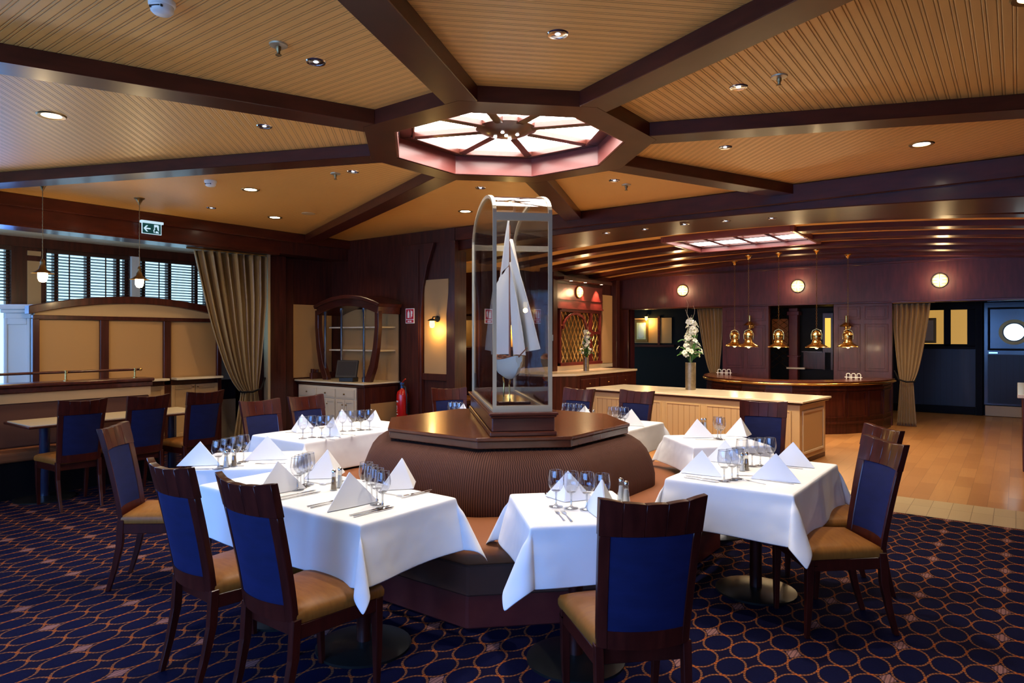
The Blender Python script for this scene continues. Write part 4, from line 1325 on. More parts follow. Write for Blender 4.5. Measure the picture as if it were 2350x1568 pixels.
# ---------------------------------------------------------------- wine glasses
def make_glass():
    t = thing('wine_glass', 'x', 'glass')
    MB().lathe([(0.0215, 0.078), (0.031, 0.092), (0.0385, 0.112), (0.0395, 0.132), (0.0355, 0.160), (0.0335, 0.176), (0.0325, 0.176), (0.0345, 0.160), (0.0385, 0.132), (0.0375, 0.113), (0.030, 0.094), (0.020, 0.082), (0.0001, 0.080)], 24, cap=False).build('bowl', 'wineglass', t, smooth=True)
    MB().lathe([(0.034, 0.0), (0.034, 0.002), (0.012, 0.006), (0.0048, 0.014), (0.0042, 0.05), (0.006, 0.068), (0.0215, 0.079)], 20).build('stem', 'wineglass_thick', t, smooth=True)
    MB().lathe([(0.0333, 0.1745), (0.0338, 0.176), (0.0333, 0.1775), (0.0325, 0.176), (0.0333, 0.1745)], 24, cap=False).build('rim', 'wineglass_thick', t, smooth=True)
    return t
gp = make_glass(); first = [True]
ORD4 = ['leftmost', 'second from left', 'second from right', 'rightmost']
def glass_at(xy, label, group, up=1.0, flip=False):
    if first[0]: o = gp; first[0] = False
    else: o = dup(gp)
    o.location = (xy[0], xy[1], TZ); o['label'] = label; o['group'] = group
    return o
def row(pixels, text, group, names=None):
    n = len(pixels)
    names = names or (ORD4 if n == 4 else ['left', 'middle', 'right'] if n == 3 else ['left', 'right'])
    for (px_, py_), nm in zip(pixels, names):
        glass_at(seen(px_, py_, TZ + 0.176), '%s wine glass %s' % (nm, text), group)
row([(841, 1062), (853, 1069), (865, 1076), (878, 1083)], 'in the overlapping row right on the front left table', 'wine glasses on the front left table')
row([(683, 1050), (690, 1046), (698, 1043), (707, 1040)], 'in the cluster left on the front left table', 'wine glasses on the front left table')
row([(501, 1012), (520, 1007), (541, 1003), (559, 999)], 'of the row on the small left table', 'wine glasses on the small left table')
row([(695, 957), (716, 955), (738, 955), (757, 954)], 'of the left row on the back left table', 'wine glasses on the back left table')
row([(786, 944), (807, 943), (828, 942), (848, 941)], 'of the right row on the back left table', 'wine glasses on the back left table')
row([(1276, 1080), (1311, 1083), (1347, 1085), (1382, 1088)], 'of the spaced row on the small front table', 'wine glasses on the small front table')
row([(1703, 1009), (1726, 1007), (1745, 1006), (1767, 1005)], 'of the rear row on the large right table', 'wine glasses on the large right table')
row([(1662, 1034), (1680, 1032), (1693, 1030)], 'of the front cluster on the large right table', 'wine glasses on the large right table')
row([(1647, 957), (1654, 959)], 'of the pair before the pale console', 'wine glasses before the console')
row([(1404, 934), (1414, 934), (1424, 935), (1434, 936)], 'of the row behind the right tip of the island top', 'wine glasses behind the island')
row([(1297, 926), (1310, 927), (1322, 928), (1334, 929)], 'of the row just right of the glass case plinth', 'wine glasses behind the island')
row([(1036, 924), (1046, 924), (1056, 925)], 'of the row just left of the glass case plinth', 'wine glasses behind the island')

# ---------------------------------------------------------------- napkins
def make_napkin():
    # standing pyramid: flat face L-R-apex at the back, ridge coming to the front
    m = MB()
    L, R, A, F = (-0.135, 0.0), (0.135, 0.0), (0, 0.030, 0.150), (0.0, 0.105)
    def fold(l, r, off, hh):
        n = 6
        # flat back face with slight belly
        def back(u, v, s):
            x = (l + (r - l) * u) * (1 - v)
            y = off + 0.030 * v - 0.008 * sin(PI * u) * (1 - v) - s * 0.002
            return (x, y, 0.003 + hh * v)
        m.grid(back, n, 8, thick=1)
    fold(-0.135, 0.135, 0.0, 0.150)
    def wing(s0):
        def fn(u, v, s):
            # base line from side corner to front foot, apex shared
            bx = s0 * 0.130 * (1 - u); by = 0.004 + 0.105 * u
            x = bx * (1 - v); y = by * (1 - v) + 0.032 * v
            n = 0.002 * s
            return (x + n * s0, y + n, 0.003 + 0.148 * v + 0.0)
        m.grid(fn, 6, 8, thick=1)
    wing(-1); wing(1)
    t = m.build('folded_napkin', 'napkin', smooth=True)
    return t
np_ = make_napkin(); nf = [True]
def napkin(px_, py_, rotdeg, label, sc=1.0, apex=False):
    if nf[0]: o = np_; nf[0] = False
    else:
        o = np_.copy(); COL.objects.link(o)
    x, y = seen(px_, py_, TZ) if not apex else seen(px_, py_, 0.90)
    o.location = (x, y, TZ - 0.002); o.rotation_euler = (0, 0, radians(rotdeg)); o.scale = (sc, sc, sc)
    tag(o, label, 'napkin', 'pyramid folded white napkins')
    return o
# rotation: local x = base direction, local +y = ridge direction
napkin(811, 1163, 84, 'white napkin pyramid at the front middle of the front left table', 1.08)
napkin(913, 1116, -88, 'white napkin pyramid with ridge forward at the right end of the front left table', 1.05)
napkin(645, 1131, 84, 'white napkin pyramid half behind the second front chair on the front left table', 1.08)
napkin(745, 1092, -95, 'white napkin pyramid at the rear of the front left table behind the shakers', 1.05)
napkin(456, 1069, 45, 'white napkin pyramid at the left end of the small left table')
napkin(612, 1056, 48, 'white napkin pyramid at the right of the small left table', 1.05)
napkin(698, 990, -160, 'leftmost napkin pyramid on the back left table, ridge forward')
napkin(758, 1000, 0, 'front napkin pyramid on the back left table')
napkin(790, 976, -170, 'rear middle napkin pyramid on the back left table between the glass rows')
napkin(856, 980, 5, 'rightmost napkin pyramid on the back left table beside the island')
napkin(1306, 1142, 200, 'narrow upright napkin among the glasses on the small front table', 0.95)
napkin(1366, 1182, -40, 'large napkin pyramid partly behind the foreground chair', 1.08)
napkin(1608, 1090, 5, 'left front napkin pyramid on the large right table', 0.95)
napkin(1662, 1062, 5, 'left rear napkin pyramid on the large right table behind the glasses', 0.95)
napkin(1779, 1104, 8, 'right front napkin pyramid on the large right table', 1.02)
napkin(1818, 1070, 4, 'right rear napkin pyramid on the large right table')
napkin(1603, 1005, 40, 'left napkin pyramid on the small table before the console')
napkin(1694, 999, -125, 'right napkin pyramid on the small table before the console')
napkin(1447, 940, 10, 'napkin behind the right tip of the island top', 1.0, True)
napkin(1340, 932, 10, 'napkin just right of the glass case plinth', 1.0, True)
napkin(1059, 927, 0, 'napkin just left of the glass case plinth', 1.0, True)

# ---------------------------------------------------------------- cutlery
def make_fork():
    m = MB()
    m.post([(0, 0.0, 0.0015, 0.005, 0.001), (0, 0.0, 0.0035, 0.005, 0.001)])
    m.add([], [])
    t = MB()
    t.prism([(-0.006, 0.0), (0.006, 0.0), (0.0035, 0.07), (0.0022, 0.12), (0.010, 0.14), (0.011, 0.155), (-0.011, 0.155), (-0.010, 0.14), (-0.0022, 0.12), (-0.0035, 0.07)], 0.001, 0.0035)
    for k in range(4):
        x = -0.0095 + k * 0.0055
        t.prism([(x, 0.155), (x + 0.0028, 0.155), (x + 0.0022, 0.195), (x + 0.0006, 0.195)], 0.001, 0.0035)
    return t
def make_knife():
    t = MB()
    t.prism([(-0.006, 0.0), (0.006, 0.0), (0.0045, 0.10), (0.008, 0.115), (0.009, 0.19), (0.0, 0.215), (-0.005, 0.20), (-0.0045, 0.10)], 0.001, 0.0045)
    return t
def make_spoon():
    t = MB()
    P = [(-0.005, 0.0), (0.005, 0.0), (0.0022, 0.10)]
    for i in range(9):
        a = -PI / 2 + 0.15 + (2 * PI - 0.3) * i / 8
        P.append((0.016 * cos(a), 0.145 + 0.026 * sin(a)))
    P.append((-0.0022, 0.10))
    t.prism(P, 0.001, 0.004)
    return t
CUT = {}
def cutlery(kind, px_, py_, rot, label, sc=1.0):
    if kind not in CUT:
        o = {'fork': make_fork, 'knife': make_knife, 'spoon': make_spoon}[kind]().build(kind, 'steel', bevel=0.0006)
        CUT[kind] = o
    else:
        o = CUT[kind].copy(); COL.objects.link(o)
    x, y = seen(px_, py_, TZ)
    o.location = (x, y, TZ - 0.001); o.rotation_euler = (0, 0, radians(rot)); o.scale = (sc, sc, sc)
    tag(o, label, kind, 'silver cutlery on the laid tables')
# handle end pixel given; rot 0 = pointing along +q (away to the right)
T = 'on the front left table'
cutlery('knife', 803, 1184, -4, 'outer knife in front of the front middle napkin ' + T, 1.1)
cutlery('knife', 812, 1187, -4, 'inner knife in front of the front middle napkin ' + T, 1.1)
cutlery('knife', 634, 1144, -4, 'outer knife in front of the left napkin ' + T, 1.1)
cutlery('knife', 643, 1148, -4, 'inner knife in front of the left napkin ' + T, 1.1)
cutlery('fork', 705, 1163, -5, 'left fork between the two front napkins ' + T)
cutlery('fork', 713, 1166, -5, 'right fork between the two front napkins ' + T)
cutlery('fork', 990, 1124, 176, 'fork near the right corner ' + T)
cutlery('knife', 985, 1129, 176, 'knife near the right corner ' + T, 0.9)
cutlery('spoon', 870, 1131, 95 + 180, 'spoon beside the ridge napkin ' + T)
cutlery('spoon', 700, 1105, -85, 'spoon beside the rear napkin ' + T)
cutlery('knife', 815, 1100, 170, 'knife beside the bench at the rear edge ' + T)
T = 'on the small front table'
cutlery('fork', 1312, 1198, 45, 'right fork of the pair ' + T)
cutlery('fork', 1295, 1196, 45, 'left fork of the pair ' + T, 0.9)
cutlery('knife', 1246, 1126, 225, 'left knife of the pair ' + T, 0.8)
cutlery('knife', 1256, 1126, 225, 'right knife of the pair ' + T, 0.8)
T = 'on the large right table'
cutlery('knife', 1570, 1096, -94, 'front knife before the left front napkin ' + T)
cutlery('knife', 1574, 1092, -94, 'rear knife before the left front napkin ' + T)
cutlery('knife', 1822, 1111, 88, 'knife before the right front napkin ' + T)
cutlery('fork', 1757, 1112, 70, 'fork left of the right front napkin ' + T, 0.8)
cutlery('spoon', 1690, 1092, -60, 'spoon between the two front napkins ' + T)
cutlery('knife', 1843, 1077, 88, 'knife before the right rear napkin ' + T)
T = 'on the small left table'
cutlery('knife', 408, 1078, -48, 'knife before the left napkin ' + T)
cutlery('spoon', 560, 1070, 130, 'spoon left of the right napkin ' + T)
cutlery('fork', 655, 1064, 130, 'fork right of the right napkin ' + T)
T = 'on the back left table'
cutlery('knife', 655, 993, -60, 'knife left of the leftmost napkin ' + T)
cutlery('knife', 730, 1005, -90, 'knife before the front napkin ' + T)
cutlery('fork', 815, 1000, 95, 'fork right of the front napkin ' + T)
cutlery('fork', 850, 988, 90, 'fork before the rightmost napkin ' + T)
cutlery('knife', 1595, 1009, -60, 'knife before the left napkin by the console')

# ---------------------------------------------------------------- shakers
def shaker(px_, py_, fill, label, top=False):
    x, y = seen(px_, py_, TZ + (0.112 if top else 0))
    t = thing('shaker', label, 'shaker', (x, y, TZ), group='salt and pepper shakers')
    MB().lathe([(0.019, 0.0), (0.020, 0.004), (0.014, 0.05), (0.0105, 0.088), (0.0105, 0.094)], 12).build('glass_body', 'shade_glass', t, smooth=True)
    MB().lathe([(0.015, 0.004), (0.0115, 0.045), (0.0095, 0.07)], 10).build('filling', fill, t, smooth=True)
    MB().lathe([(0.0115, 0.092), (0.012, 0.104), (0.008, 0.110), (0.0001, 0.112)], 12).build('cap', 'chrome', t, smooth=True)
shaker(766, 1125, 'pepper', 'brown filled shaker behind the front napkin on the front left table')
shaker(780, 1119, 'salt', 'white filled shaker behind the front napkin on the front left table')
shaker(519, 1073, 'salt', 'left shaker in front of the glasses on the small left table')
shaker(537, 1071, 'pepper', 'right shaker in front of the glasses on the small left table')
shaker(1425, 1147, 'salt', 'left shaker above the foreground chair back')
shaker(1437, 1155, 'salt', 'right shaker above the foreground chair back')
shaker(1703, 1081, 'salt', 'left shaker in the middle of the large right table')
shaker(1713, 1079, 'pepper', 'right shaker in the middle of the large right table')
shaker(1611, 988, 'pepper', 'left shaker behind the napkin before the console')
shaker(1618, 988, 'salt', 'right shaker behind the napkin before the console')
shaker(1351, 939, 'salt', 'left one of two tiny shakers behind the island, right of the case', True)
shaker(1362, 940, 'salt', 'right one of two tiny shakers behind the island, right of the case', True)

# ---------------------------------------------------------------- pale console
cs = thing('console', 'long pale console with stone top and beadboard front behind the dining tables', 'console', (-0.46, 5.16, 0), radians(-6))
# local x along, front at -y
CWd, CD = 1.56, 0.46
MB().box(-CWd, CWd, -CD, CD, 0.0, 0.06).build('plinth', 'maho', cs, bevel=0.004)
MB().box(-CWd, CWd, -CD, CD, 0.06, 0.735).build('carcass', 'cream', cs)
MB().box(-CWd - 0.04, CWd + 0.04, -CD - 0.04, CD + 0.04, 0.735, 0.765).build('moulding', 'maho_h', cs, bevel=0.01)
MB().box(-CWd - 0.06, CWd + 0.06, -CD - 0.06, CD + 0.06, 0.765, 0.79).build('stone_top', 'ivory', cs, bevel=0.004)
nP = 5
for i in range(nP):
    a = -CWd + 0.10 + i * (2 * CWd - 0.1) / nP; b_ = a + (2 * CWd - 0.1) / nP - 0.12
    MB().box(a, b_, -CD - 0.006, -CD, 0.16, 0.64).build('bead_panel', 'beadpanel', cs)
    q = MB()
    for e in ((a - .02, a, .14, .66), (b_, b_ + .02, .14, .66), (a, b_, .14, .16), (a, b_, .64, .66)):
        q.box(e[0], e[1], -CD - 0.014, -CD, e[2], e[3])
    q.build('panel_frame', 'cream', cs, bevel=0.003)
q = MB()
for e in ((-CD + .08, -CD + .11, .12, .66), (CD - .11, CD - .08, .12, .66), (-CD + .11, CD - .11, .12, .15), (-CD + .11, CD - .11, .63, .66)):
    q.box(CWd, CWd + 0.012, e[0], e[1], e[2], e[3])
q.build('end_frame', 'creamlight', cs, bevel=0.003)

# ---------------------------------------------------------------- flowers
def blossom_mesh():
    m = MB()
    for k in range(5):
        a = 2 * PI * k / 5
        def fn(u, v, s, a=a):
            r = 0.006 + 0.030 * v; w = 0.016 * sin(PI * (0.12 + 0.8 * v))
            x = r; y = (u - 0.5) * 2 * w; z = 0.010 * v - 0.010 * v * v * 1.5 + 0.004 * abs(u - .5) + s * 0.0006
            return (x * cos(a) - y * sin(a), x * sin(a) + y * cos(a), z)
        m.grid(fn, 2, 3, thick=1)
    m.sphere((0, 0, 0.004), 0.006, 6, 4, mi=1)
    return m
_bl = [None]; _lf = [None]
def arrangement(label, loc, s, rng):
    rnd = random.Random(rng)
    t = thing('flower_arrangement', label, 'flowers', loc, group='white flower arrangements')
    t.scale = (s, s, s)
    # stems
    st = MB()
    stems = []
    for k in range(7):
        a = rnd.uniform(0, 6.28); r = rnd.uniform(0.03, 0.12); h = [0.70, 0.60, 0.50, 0.42, 0.36, 0.30, 0.26][k]
        top = (r * cos(a), r * sin(a), h)
        pts = [(0.01 * cos(a), 0.01 * sin(a), -0.25), (0.02 * cos(a), 0.02 * sin(a), 0.0), (top[0] * .6, top[1] * .6, h * .55), top]
        stems.append(pts); st.tube(pts, 0.0035, 5)
    st.build('stems', 'leaf', t, smooth=True)
    tw = MB()
    for k in range(4):
        a = rnd.uniform(0, 6.28); pts = []
        h = [0.92, 0.84, 0.78, 0.7][k]
        for i in range(14):
            q = i / 13
            pts.append((0.06 * q * cos(a) + 0.014 * sin(i * 1.7 + k) * q * 1.6, 0.06 * q * sin(a) + 0.014 * cos(i * 1.3 + k * 2), h * q))
        tw.tube(pts, [0.005 * (1 - 0.7 * i / 13) for i in range(14)], 5)
    tw.build('twigs', 'twig', t, smooth=True)
    for k in range(72):
        q = rnd.random()
        z = 0.10 + 0.55 * q
        rr = (0.145 + 0.03 * sin(9 * q)) * (1.15 - 0.75 * q)
        a = rnd.uniform(0, 6.28)
        r = rr * rnd.uniform(0.5, 1.0)
        if _bl[0] is None:
            o = blossom_mesh().build('blossom', ['petal', 'petalcore'], t, smooth=True); _bl[0] = o
        else:
            o = _bl[0].copy(); COL.objects.link(o); o.parent = t
        o.location = (r * cos(a) + 0.02 * cos(rng + 4 * q), r * sin(a), z)
        tilt = rnd.uniform(0.5, 1.5)
        o.rotation_euler = (0, tilt, a + rnd.uniform(-.4, .4))
        k_ = rnd.uniform(0.95, 1.4); o.scale = (k_, k_, k_)
    for k in range(22):
        a = rnd.uniform(0, 6.28)
        if _lf[0] is None:
            m = MB()
            def fn(u, v, s_):
                w = 0.030 * sin(PI * (0.05 + 0.93 * v)) ** 0.8
                return (0.17 * v, (u - .5) * 2 * w, 0.05 * sin(PI * v * 0.8) - 0.012 * abs(u - .5) * 2 + s_ * 0.0008)
            m.grid(fn, 4, 8, thick=1)
            o = m.build('leaf', 'leaf', t, smooth=True); _lf[0] = o
        else:
            o = _lf[0].copy(); COL.objects.link(o); o.parent = t
        h = rnd.uniform(0.0, 0.16) if k < 17 else rnd.uniform(0.2, 0.42)
        o.location = (0.012 * cos(a), 0.012 * sin(a), h)
        o.rotation_euler = (rnd.uniform(-.3, .3), rnd.uniform(-0.9, 0.15), a)
        k_ = rnd.uniform(0.8, 1.2); o.scale = (k_, k_, k_)
def vase(label, loc, r, h):
    t = thing('vase', label, 'vase', loc, group='tall cylindrical vases')
    MB().lathe([(0.0001, 0.0), (r, 0.0), (r, h), (r * 0.9, h), (r * 0.9, h * 0.35), (0.0001, h * 0.34)], 28, cap=False).build('body', 'vase', t, smooth=True)
vase('tall mottled vase with white flowers standing on the pale console', (-0.70, 5.42, 0.791), 0.075, 0.40)
arrangement('large white orchid arrangement with twigs in the vase on the console', (-0.70, 5.42, 1.195), 1.0, 3)
vase('smaller bronze vase on the stone counter before the lattice', (-3.52, 7.18, 0.911), 0.055, 0.26)
arrangement('smaller white flower arrangement in the vase before the lattice', (-3.52, 7.18, 1.175), 0.80, 9)

# ---------------------------------------------------------------- bar hall shell
BQ = 9.4
struct('wall_left', MB().box(-4.25, -4.0, 6.6, BQ + 0.2, 0, 3.1), 'maho')
# vaulted ceiling and its ribs; rectangular light well
VC = 3.07
WX0, WX1, WQ0, WQ1 = -1.05, 0.75, 5.30, 6.75
def vault(p0, p1, q0, q1):
    return arched(p0, p1, q0, q1, VC, VC + 0.08, 20, 0.2, 0.2)
struct('ceiling', vault(-4.3, WX0, 3.9, BQ + 0.1), 'vault')
struct('ceiling', vault(WX1, 6.0, 3.9, BQ + 0.1), 'vault')
struct('ceiling', vault(WX0, WX1, 3.9, WQ0), 'vault')
struct('ceiling', vault(WX0, WX1, WQ1, BQ + 0.1), 'vault')
n = 14
for q in (4.62, 5.52, 6.42, 7.32, 8.22, 9.12):
    w = 0.13
    segs = [(-4.0, 5.6)]
    if WQ0 < q < WQ1:
        segs = [(-4.0, WX0 - 0.04), (WX1 + 0.04, 5.6)]
    for a, b_ in segs:
        struct('trim_%d' % n, arched(a, b_, q - w, q + w, 3.00, VC + 0.02, 28, 0.2, 0.2), 'beam', bevel=0.006)
        n += 1
well = MB()
for e in ((WX0 - .05, WX0, WQ0 - .05, WQ1 + .05), (WX1, WX1 + .05, WQ0 - .05, WQ1 + .05)):
    well.box(e[0], e[1], e[2], e[3], 2.975, 3.20)
for e in ((WQ0 - .05, WQ0), (WQ1, WQ1 + .05)):
    well.box(WX0, WX1, e[0], e[1], 2.975, 3.20)
struct('trim_%d' % n, well, 'wellwood', bevel=0.006); n += 1
rl = thing('rectangular_skylight', 'rectangular ceiling skylight with bright panes above the bar hall', 'skylight', ((WX0 + WX1) / 2, (WQ0 + WQ1) / 2, 3.05))
hx, hq = (WX1 - WX0) / 2, (WQ1 - WQ0) / 2
f = MB()
f.box(-hx, hx, -hq, -hq + .05, 0, .05).box(-hx, hx, hq - .05, hq, 0, .05).box(-hx, -hx + .05, -hq + .05, hq - .05, 0, .05).box(hx - .05, hx, -hq + .05, hq - .05, 0, .05)
cols, rows = 4, 2
for i in range(1, cols):
    x = -hx + 2 * hx * i / cols; f.box(x - .035, x + .035, -hq + .05, hq - .05, -0.01, .05)
f.box(-hx + .05, hx - .05, -.03, .03, -0.005, .05)
f.build('frame', 'maho_h', rl)
for i in range(cols):
    for j in range(rows):
        a = -hx + 2 * hx * i / cols + .035; b_ = -hx + 2 * hx * (i + 1) / cols - .035
        c = -hq + 2 * hq * j / rows + .03; d = -hq + 2 * hq * (j + 1) / rows - .03
        MB().box(a, b_, c, d, 0.03, 0.04).build('pane', 'skypane_small', rl)
for i, (xy, lab) in enumerate([((1.031, 3.40), 'rightmost chrome downlight set in the arched header underside'), ((0.555, 3.33), 'second chrome downlight from the right in the arched header'),
                               ((0.083, 3.30), 'third chrome downlight from the right in the arched header'), ((-0.448, 3.36), 'second chrome downlight from the left in the arched header'),
                               ((-0.95, 3.32), 'leftmost chrome downlight in the arched header, beside the glass case')]):
    o = dup(bpy.data.objects['chrome_downlight'])
    o.location = (xy[0], xy[1], arcz(xy[0], 2.88, 0.13) - 0.001); o['label'] = lab; o['group'] = 'chrome downlights in the arched header'
    spot('header_beam', (xy[0], xy[1] + 0.03, 2.84), 60, (1, 0.80, 0.52), 95, 0.7, aim=(radians(22), 0, 0))

# back wall of the bar hall with its openings
PW = 3.7
bw = MB()
bw.box(-4.2, PW + 2, BQ, BQ + 0.25, 2.17, 3.2)
bw.box(-4.2, -3.72, BQ, BQ + 0.25, 0, 2.17)
struct('wall_far', bw, 'panelviolet')
struct('trim_%d' % n, MB().box(-4.0, PW + 2, BQ - 0.03, BQ, 2.17, 2.20).box(-4.0, PW + 2, BQ - 0.04, BQ, 2.86, 2.90), 'maho_h', bevel=0.006); n += 1
def panelled(p0, p1, num, top=2.17):
    m = MB(); m.box(p0, p1, BQ, BQ + 0.12, 0, top)
    w = (p1 - p0 - 0.06 * (num + 1)) / num
    for i in range(num):
        a = p0 + 0.06 + i * (w + 0.06)
        for z0, z1 in ((0.95, 1.80), (1.88, 2.12)):
            for e in ((a, a + .02, z0, z1), (a + w - .02, a + w, z0, z1), (a + .02, a + w - .02, z0, z0 + .02), (a + .02, a + w - .02, z1 - .02, z1)):
                m.box(e[0], e[1], BQ - 0.012, BQ, e[2], e[3])
            m.box(a + .05, a + w - .05, BQ - 0.006, BQ, z0 + .05, z1 - .05)
    return m
struct('wall_far', panelled(-1.63, -0.72, 2), 'panelviolet', bevel=0.003)
struct('wall_far', panelled(0.45, 1.40, 2), 'panelviolet', bevel=0.003)
# recess behind the bar
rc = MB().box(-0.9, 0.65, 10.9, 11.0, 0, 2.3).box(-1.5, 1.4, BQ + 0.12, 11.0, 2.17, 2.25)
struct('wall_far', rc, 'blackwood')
struct('wall_left', MB().box(-1.2, -1.1, BQ + .12, 10.9, 0, 2.17), 'maho'); struct('wall_right', MB().box(0.60, 0.68, BQ + .12, 10.9, 0, 2.17), 'maho')
t = thing('recess_lattice', 'orange lit lattice screen in the dark recess behind the left pendants', 'lattice screen', (-0.90, 10.86, 0))
MB().box(-0.17, 0.17, 0.0, 0.02, 1.40, 1.95).build('amber_back', mat('amber_board', (0.40, 0.13, 0.03), 0.4), t)
m = MB()
for k in range(9):
    for s in (-1, 1):
        z = 0.90 + k * 0.13
        m.tube([(-s * 0.17, -0.01, z), (s * 0.17, -0.01, z + 0.26)], 0.004, 4)
m.build('lattice', 'oldbrass', t)
t = thing('bar_column', 'reddish square column standing in the recess behind the bar', 'column', (-0.57, 10.7, 0))
MB().box(-0.09, 0.09, -0.09, 0.09, 0.0, 2.17).build('shaft', 'redwood', t, bevel=0.01)
MB().box(-0.12, 0.12, -0.12, 0.12, 2.02, 2.1).box(-0.11, 0.11, -0.11, 0.11, 1.15, 1.18).build('moulding', 'redwood', t, bevel=0.006)
MB().box(-0.12, 0.24, -0.14, -0.09, 0.90, 0.935).build('shelf', 'ivory', t)
t = thing('amber_panel', 'narrow amber lit glass strip at the right of the bar recess', 'light panel', (0.08, 10.7, 0))
MB().box(-0.05, 0.06, -0.01, 0.01, 1.35, 1.95).build('glass', 'yellowglass', t)
MB().box(-0.09, -0.05, -0.02, 0.03, 0.9, 2.05).box(0.06, 0.10, -0.02, 0.03, 0.9, 2.05).box(-0.05, 0.06, -0.02, 0.03, 1.95, 2.05).box(-0.05, 0.06, -0.02, 0.03, 1.25, 1.35).build('frame', 'maho', t)
t = thing('back_shelf', 'dark shelf board with a bright edge in the bar recess', 'shelf', (-0.22, 10.8, 1.25))
MB().box(-0.2, 0.2, -0.12, 0.08, 0, 0.02).build('board', 'maho_h', t)
MB().box(-0.2, 0.2, 0.04, 0.08, -0.35, 0.0).build('back_board', 'maho', t)

# bar counter : half round facetted body
br = thing('bar_counter', 'curved dark bar counter with brass edged top under the brass pendants', 'bar counter', (-0.15, 9.2, 0))
def ell(a, b_, n=14, y0=0.0):
    return [(a * cos(PI + PI * i / n), y0 + b_ * sin(PI + PI * i / n)) for i in range(n + 1)]
def shell(a, b_, th, z0, z1, n=14):
    m = MB(); o, i_ = ell(a, b_, n), ell(a - th, b_ - th, n)
    for k in range(n):
        m.prism([o[k], o[k + 1], i_[k + 1], i_[k]], z0, z1)
    return m
body = shell(1.56, 1.96, 0.05, 0.0, 0.79, 12)
o = ell(1.56, 1.96, 12)
for k in range(12):
    a, c = o[k], o[k + 1]
    dx, dy = c[0] - a[0], c[1] - a[1]; L = hypot(dx, dy); dx /= L; dy /= L
    nx_, ny_ = dy, -dx
    def P(s, e): return (a[0] + dx * s + nx_ * e, a[1] + dy * s + ny_ * e)
    for s0, s1, z0, z1 in ((0.03, 0.05, 0.26, 0.68), (L - .05, L - .03, 0.26, 0.68), (0.05, L - .05, 0.26, 0.28), (0.05, L - .05, 0.66, 0.68), (0.0, L, 0.70, 0.74), (0.0, L, 0.16, 0.20)):
        body.prism([P(s0, 0), P(s1, 0), P(s1, 0.016), P(s0, 0.016)], z0, z1)
body.build('body', 'maho', br)
shell(1.62, 2.02, 0.5, 0.82, 0.85, 28).build('counter_top', 'top', br)
shell(1.60, 2.00, 0.1, 0.79, 0.82, 28).build('moulding', 'maho_h', br)
pts = [(x, y, 0.805) for x, y in ell(1.625, 2.025, 40)]
MB().tube(pts, 0.019, 8).build('brass_edge', 'brass', br, smooth=True)
def rack(label, loc, rot):
    t = thing('plate_rack', label, 'rack', loc, rot, 'white wire racks on the bar')
    m = MB()
    for k in (-1, 0, 1):
        x = 0.085 * k
        m.tube([(x - 0.03, 0, 0), (x - 0.03, 0, 0.085), (x - 0.015, 0, 0.1), (x + 0.015, 0, 0.1), (x + 0.03, 0, 0.085), (x + 0.03, 0, 0)], 0.006, 6)
    m.build('hoops', 'white', t, smooth=True)
    MB().box(-0.14, 0.14, -0.006, 0.006, 0.03, 0.04).build('bar', 'white', t)
rack('white wire rack at the left end of the curved bar', (-1.30, 8.55, 0.85), radians(20))
rack('white wire rack at the right end of the curved bar', (0.95, 8.45, 0.85), radians(-10))

# pendants over the bar
def bar_pendant():
    t = thing('pendant_lamp', 'x', 'pendant lamp')
    MB().lathe([(0.055, 1.55), (0.055, 1.54), (0.03, 1.52), (0.012, 1.48)], 18).build('canopy', 'brass', t, smooth=True)
    m = MB()
    z = 0.34; k = 0
    while z < 1.48:
        r = 0.009
        pts = []
        for i in range(8):
            a = 2 * PI * i / 8
            x, zz = r * cos(a), 0.017 * sin(a)
            pts.append((x, 0, z + zz) if k % 2 == 0 else (0, x, z + zz))
        m.tube(pts, 0.0022, 4, closed=True)
        z += 0.027; k += 1
    m.build('chain', 'oldbrass', t)
    MB().tube([(-0.075, 0, 0.16), (-0.08, 0, 0.24), (-0.055, 0, 0.30), (0, 0, 0.325), (0.055, 0, 0.30), (0.08, 0, 0.24), (0.075, 0, 0.16)], 0.006, 6).build('bail', 'brass', t, smooth=True)
    MB().lathe([(0.0001, 0.30), (0.02, 0.295), (0.05, 0.275), (0.075, 0.235), (0.078, 0.225), (0.06, 0.222), (0.06, 0.19), (0.068, 0.185), (0.06, 0.18), (0.062, 0.13), (0.072, 0.12), (0.075, 0.10)], 24, cap=False).build('lantern_body', 'brass', t, smooth=True)
    MB().lathe([(0.07, 0.105), (0.10, 0.085), (0.15, 0.055), (0.168, 0.040), (0.170, 0.034), (0.15, 0.046), (0.10, 0.072), (0.06, 0.085)], 30, cap=False).build('shade', 'brass', t, smooth=True)
    MB().sphere((0, 0, 0.045), 0.032, 14, 10).build('bulb', 'opal', t, smooth=True)
    return t
PEN = [((-0.87, 7.873), 'leftmost brass lantern pendant over the bar, partly overlapping its neighbour'),
       ((-0.394, 7.143), 'second brass lantern pendant from the left, beside the left wall lamp'),
       ((0.10, 7.093), 'middle brass lantern pendant before the dark recess'),
       ((0.675, 7.065), 'fourth brass lantern pendant from the left, before the amber strip'),
       ((0.958, 7.941), 'rightmost brass lantern pendant, below the right wall lamp')]
pp = bar_pendant()
for i, (xy, lab) in enumerate(PEN):
    o = pp if i == 0 else dup(pp)
    zc = 1.37
    o.location = (xy[0], xy[1], zc); o['label'] = lab; o['group'] = 'brass lantern pendants over the bar'
    l = bpy.data.lights.new('pendant_light', 'POINT'); l.energy = 5; l.color = (1, 0.72, 0.38); l.shadow_soft_size = 0.04
    lo_ = bpy.data.objects.new('pendant_light', l); COL.objects.link(lo_); lo_.parent = o; lo_.location = (0, 0, -0.03)
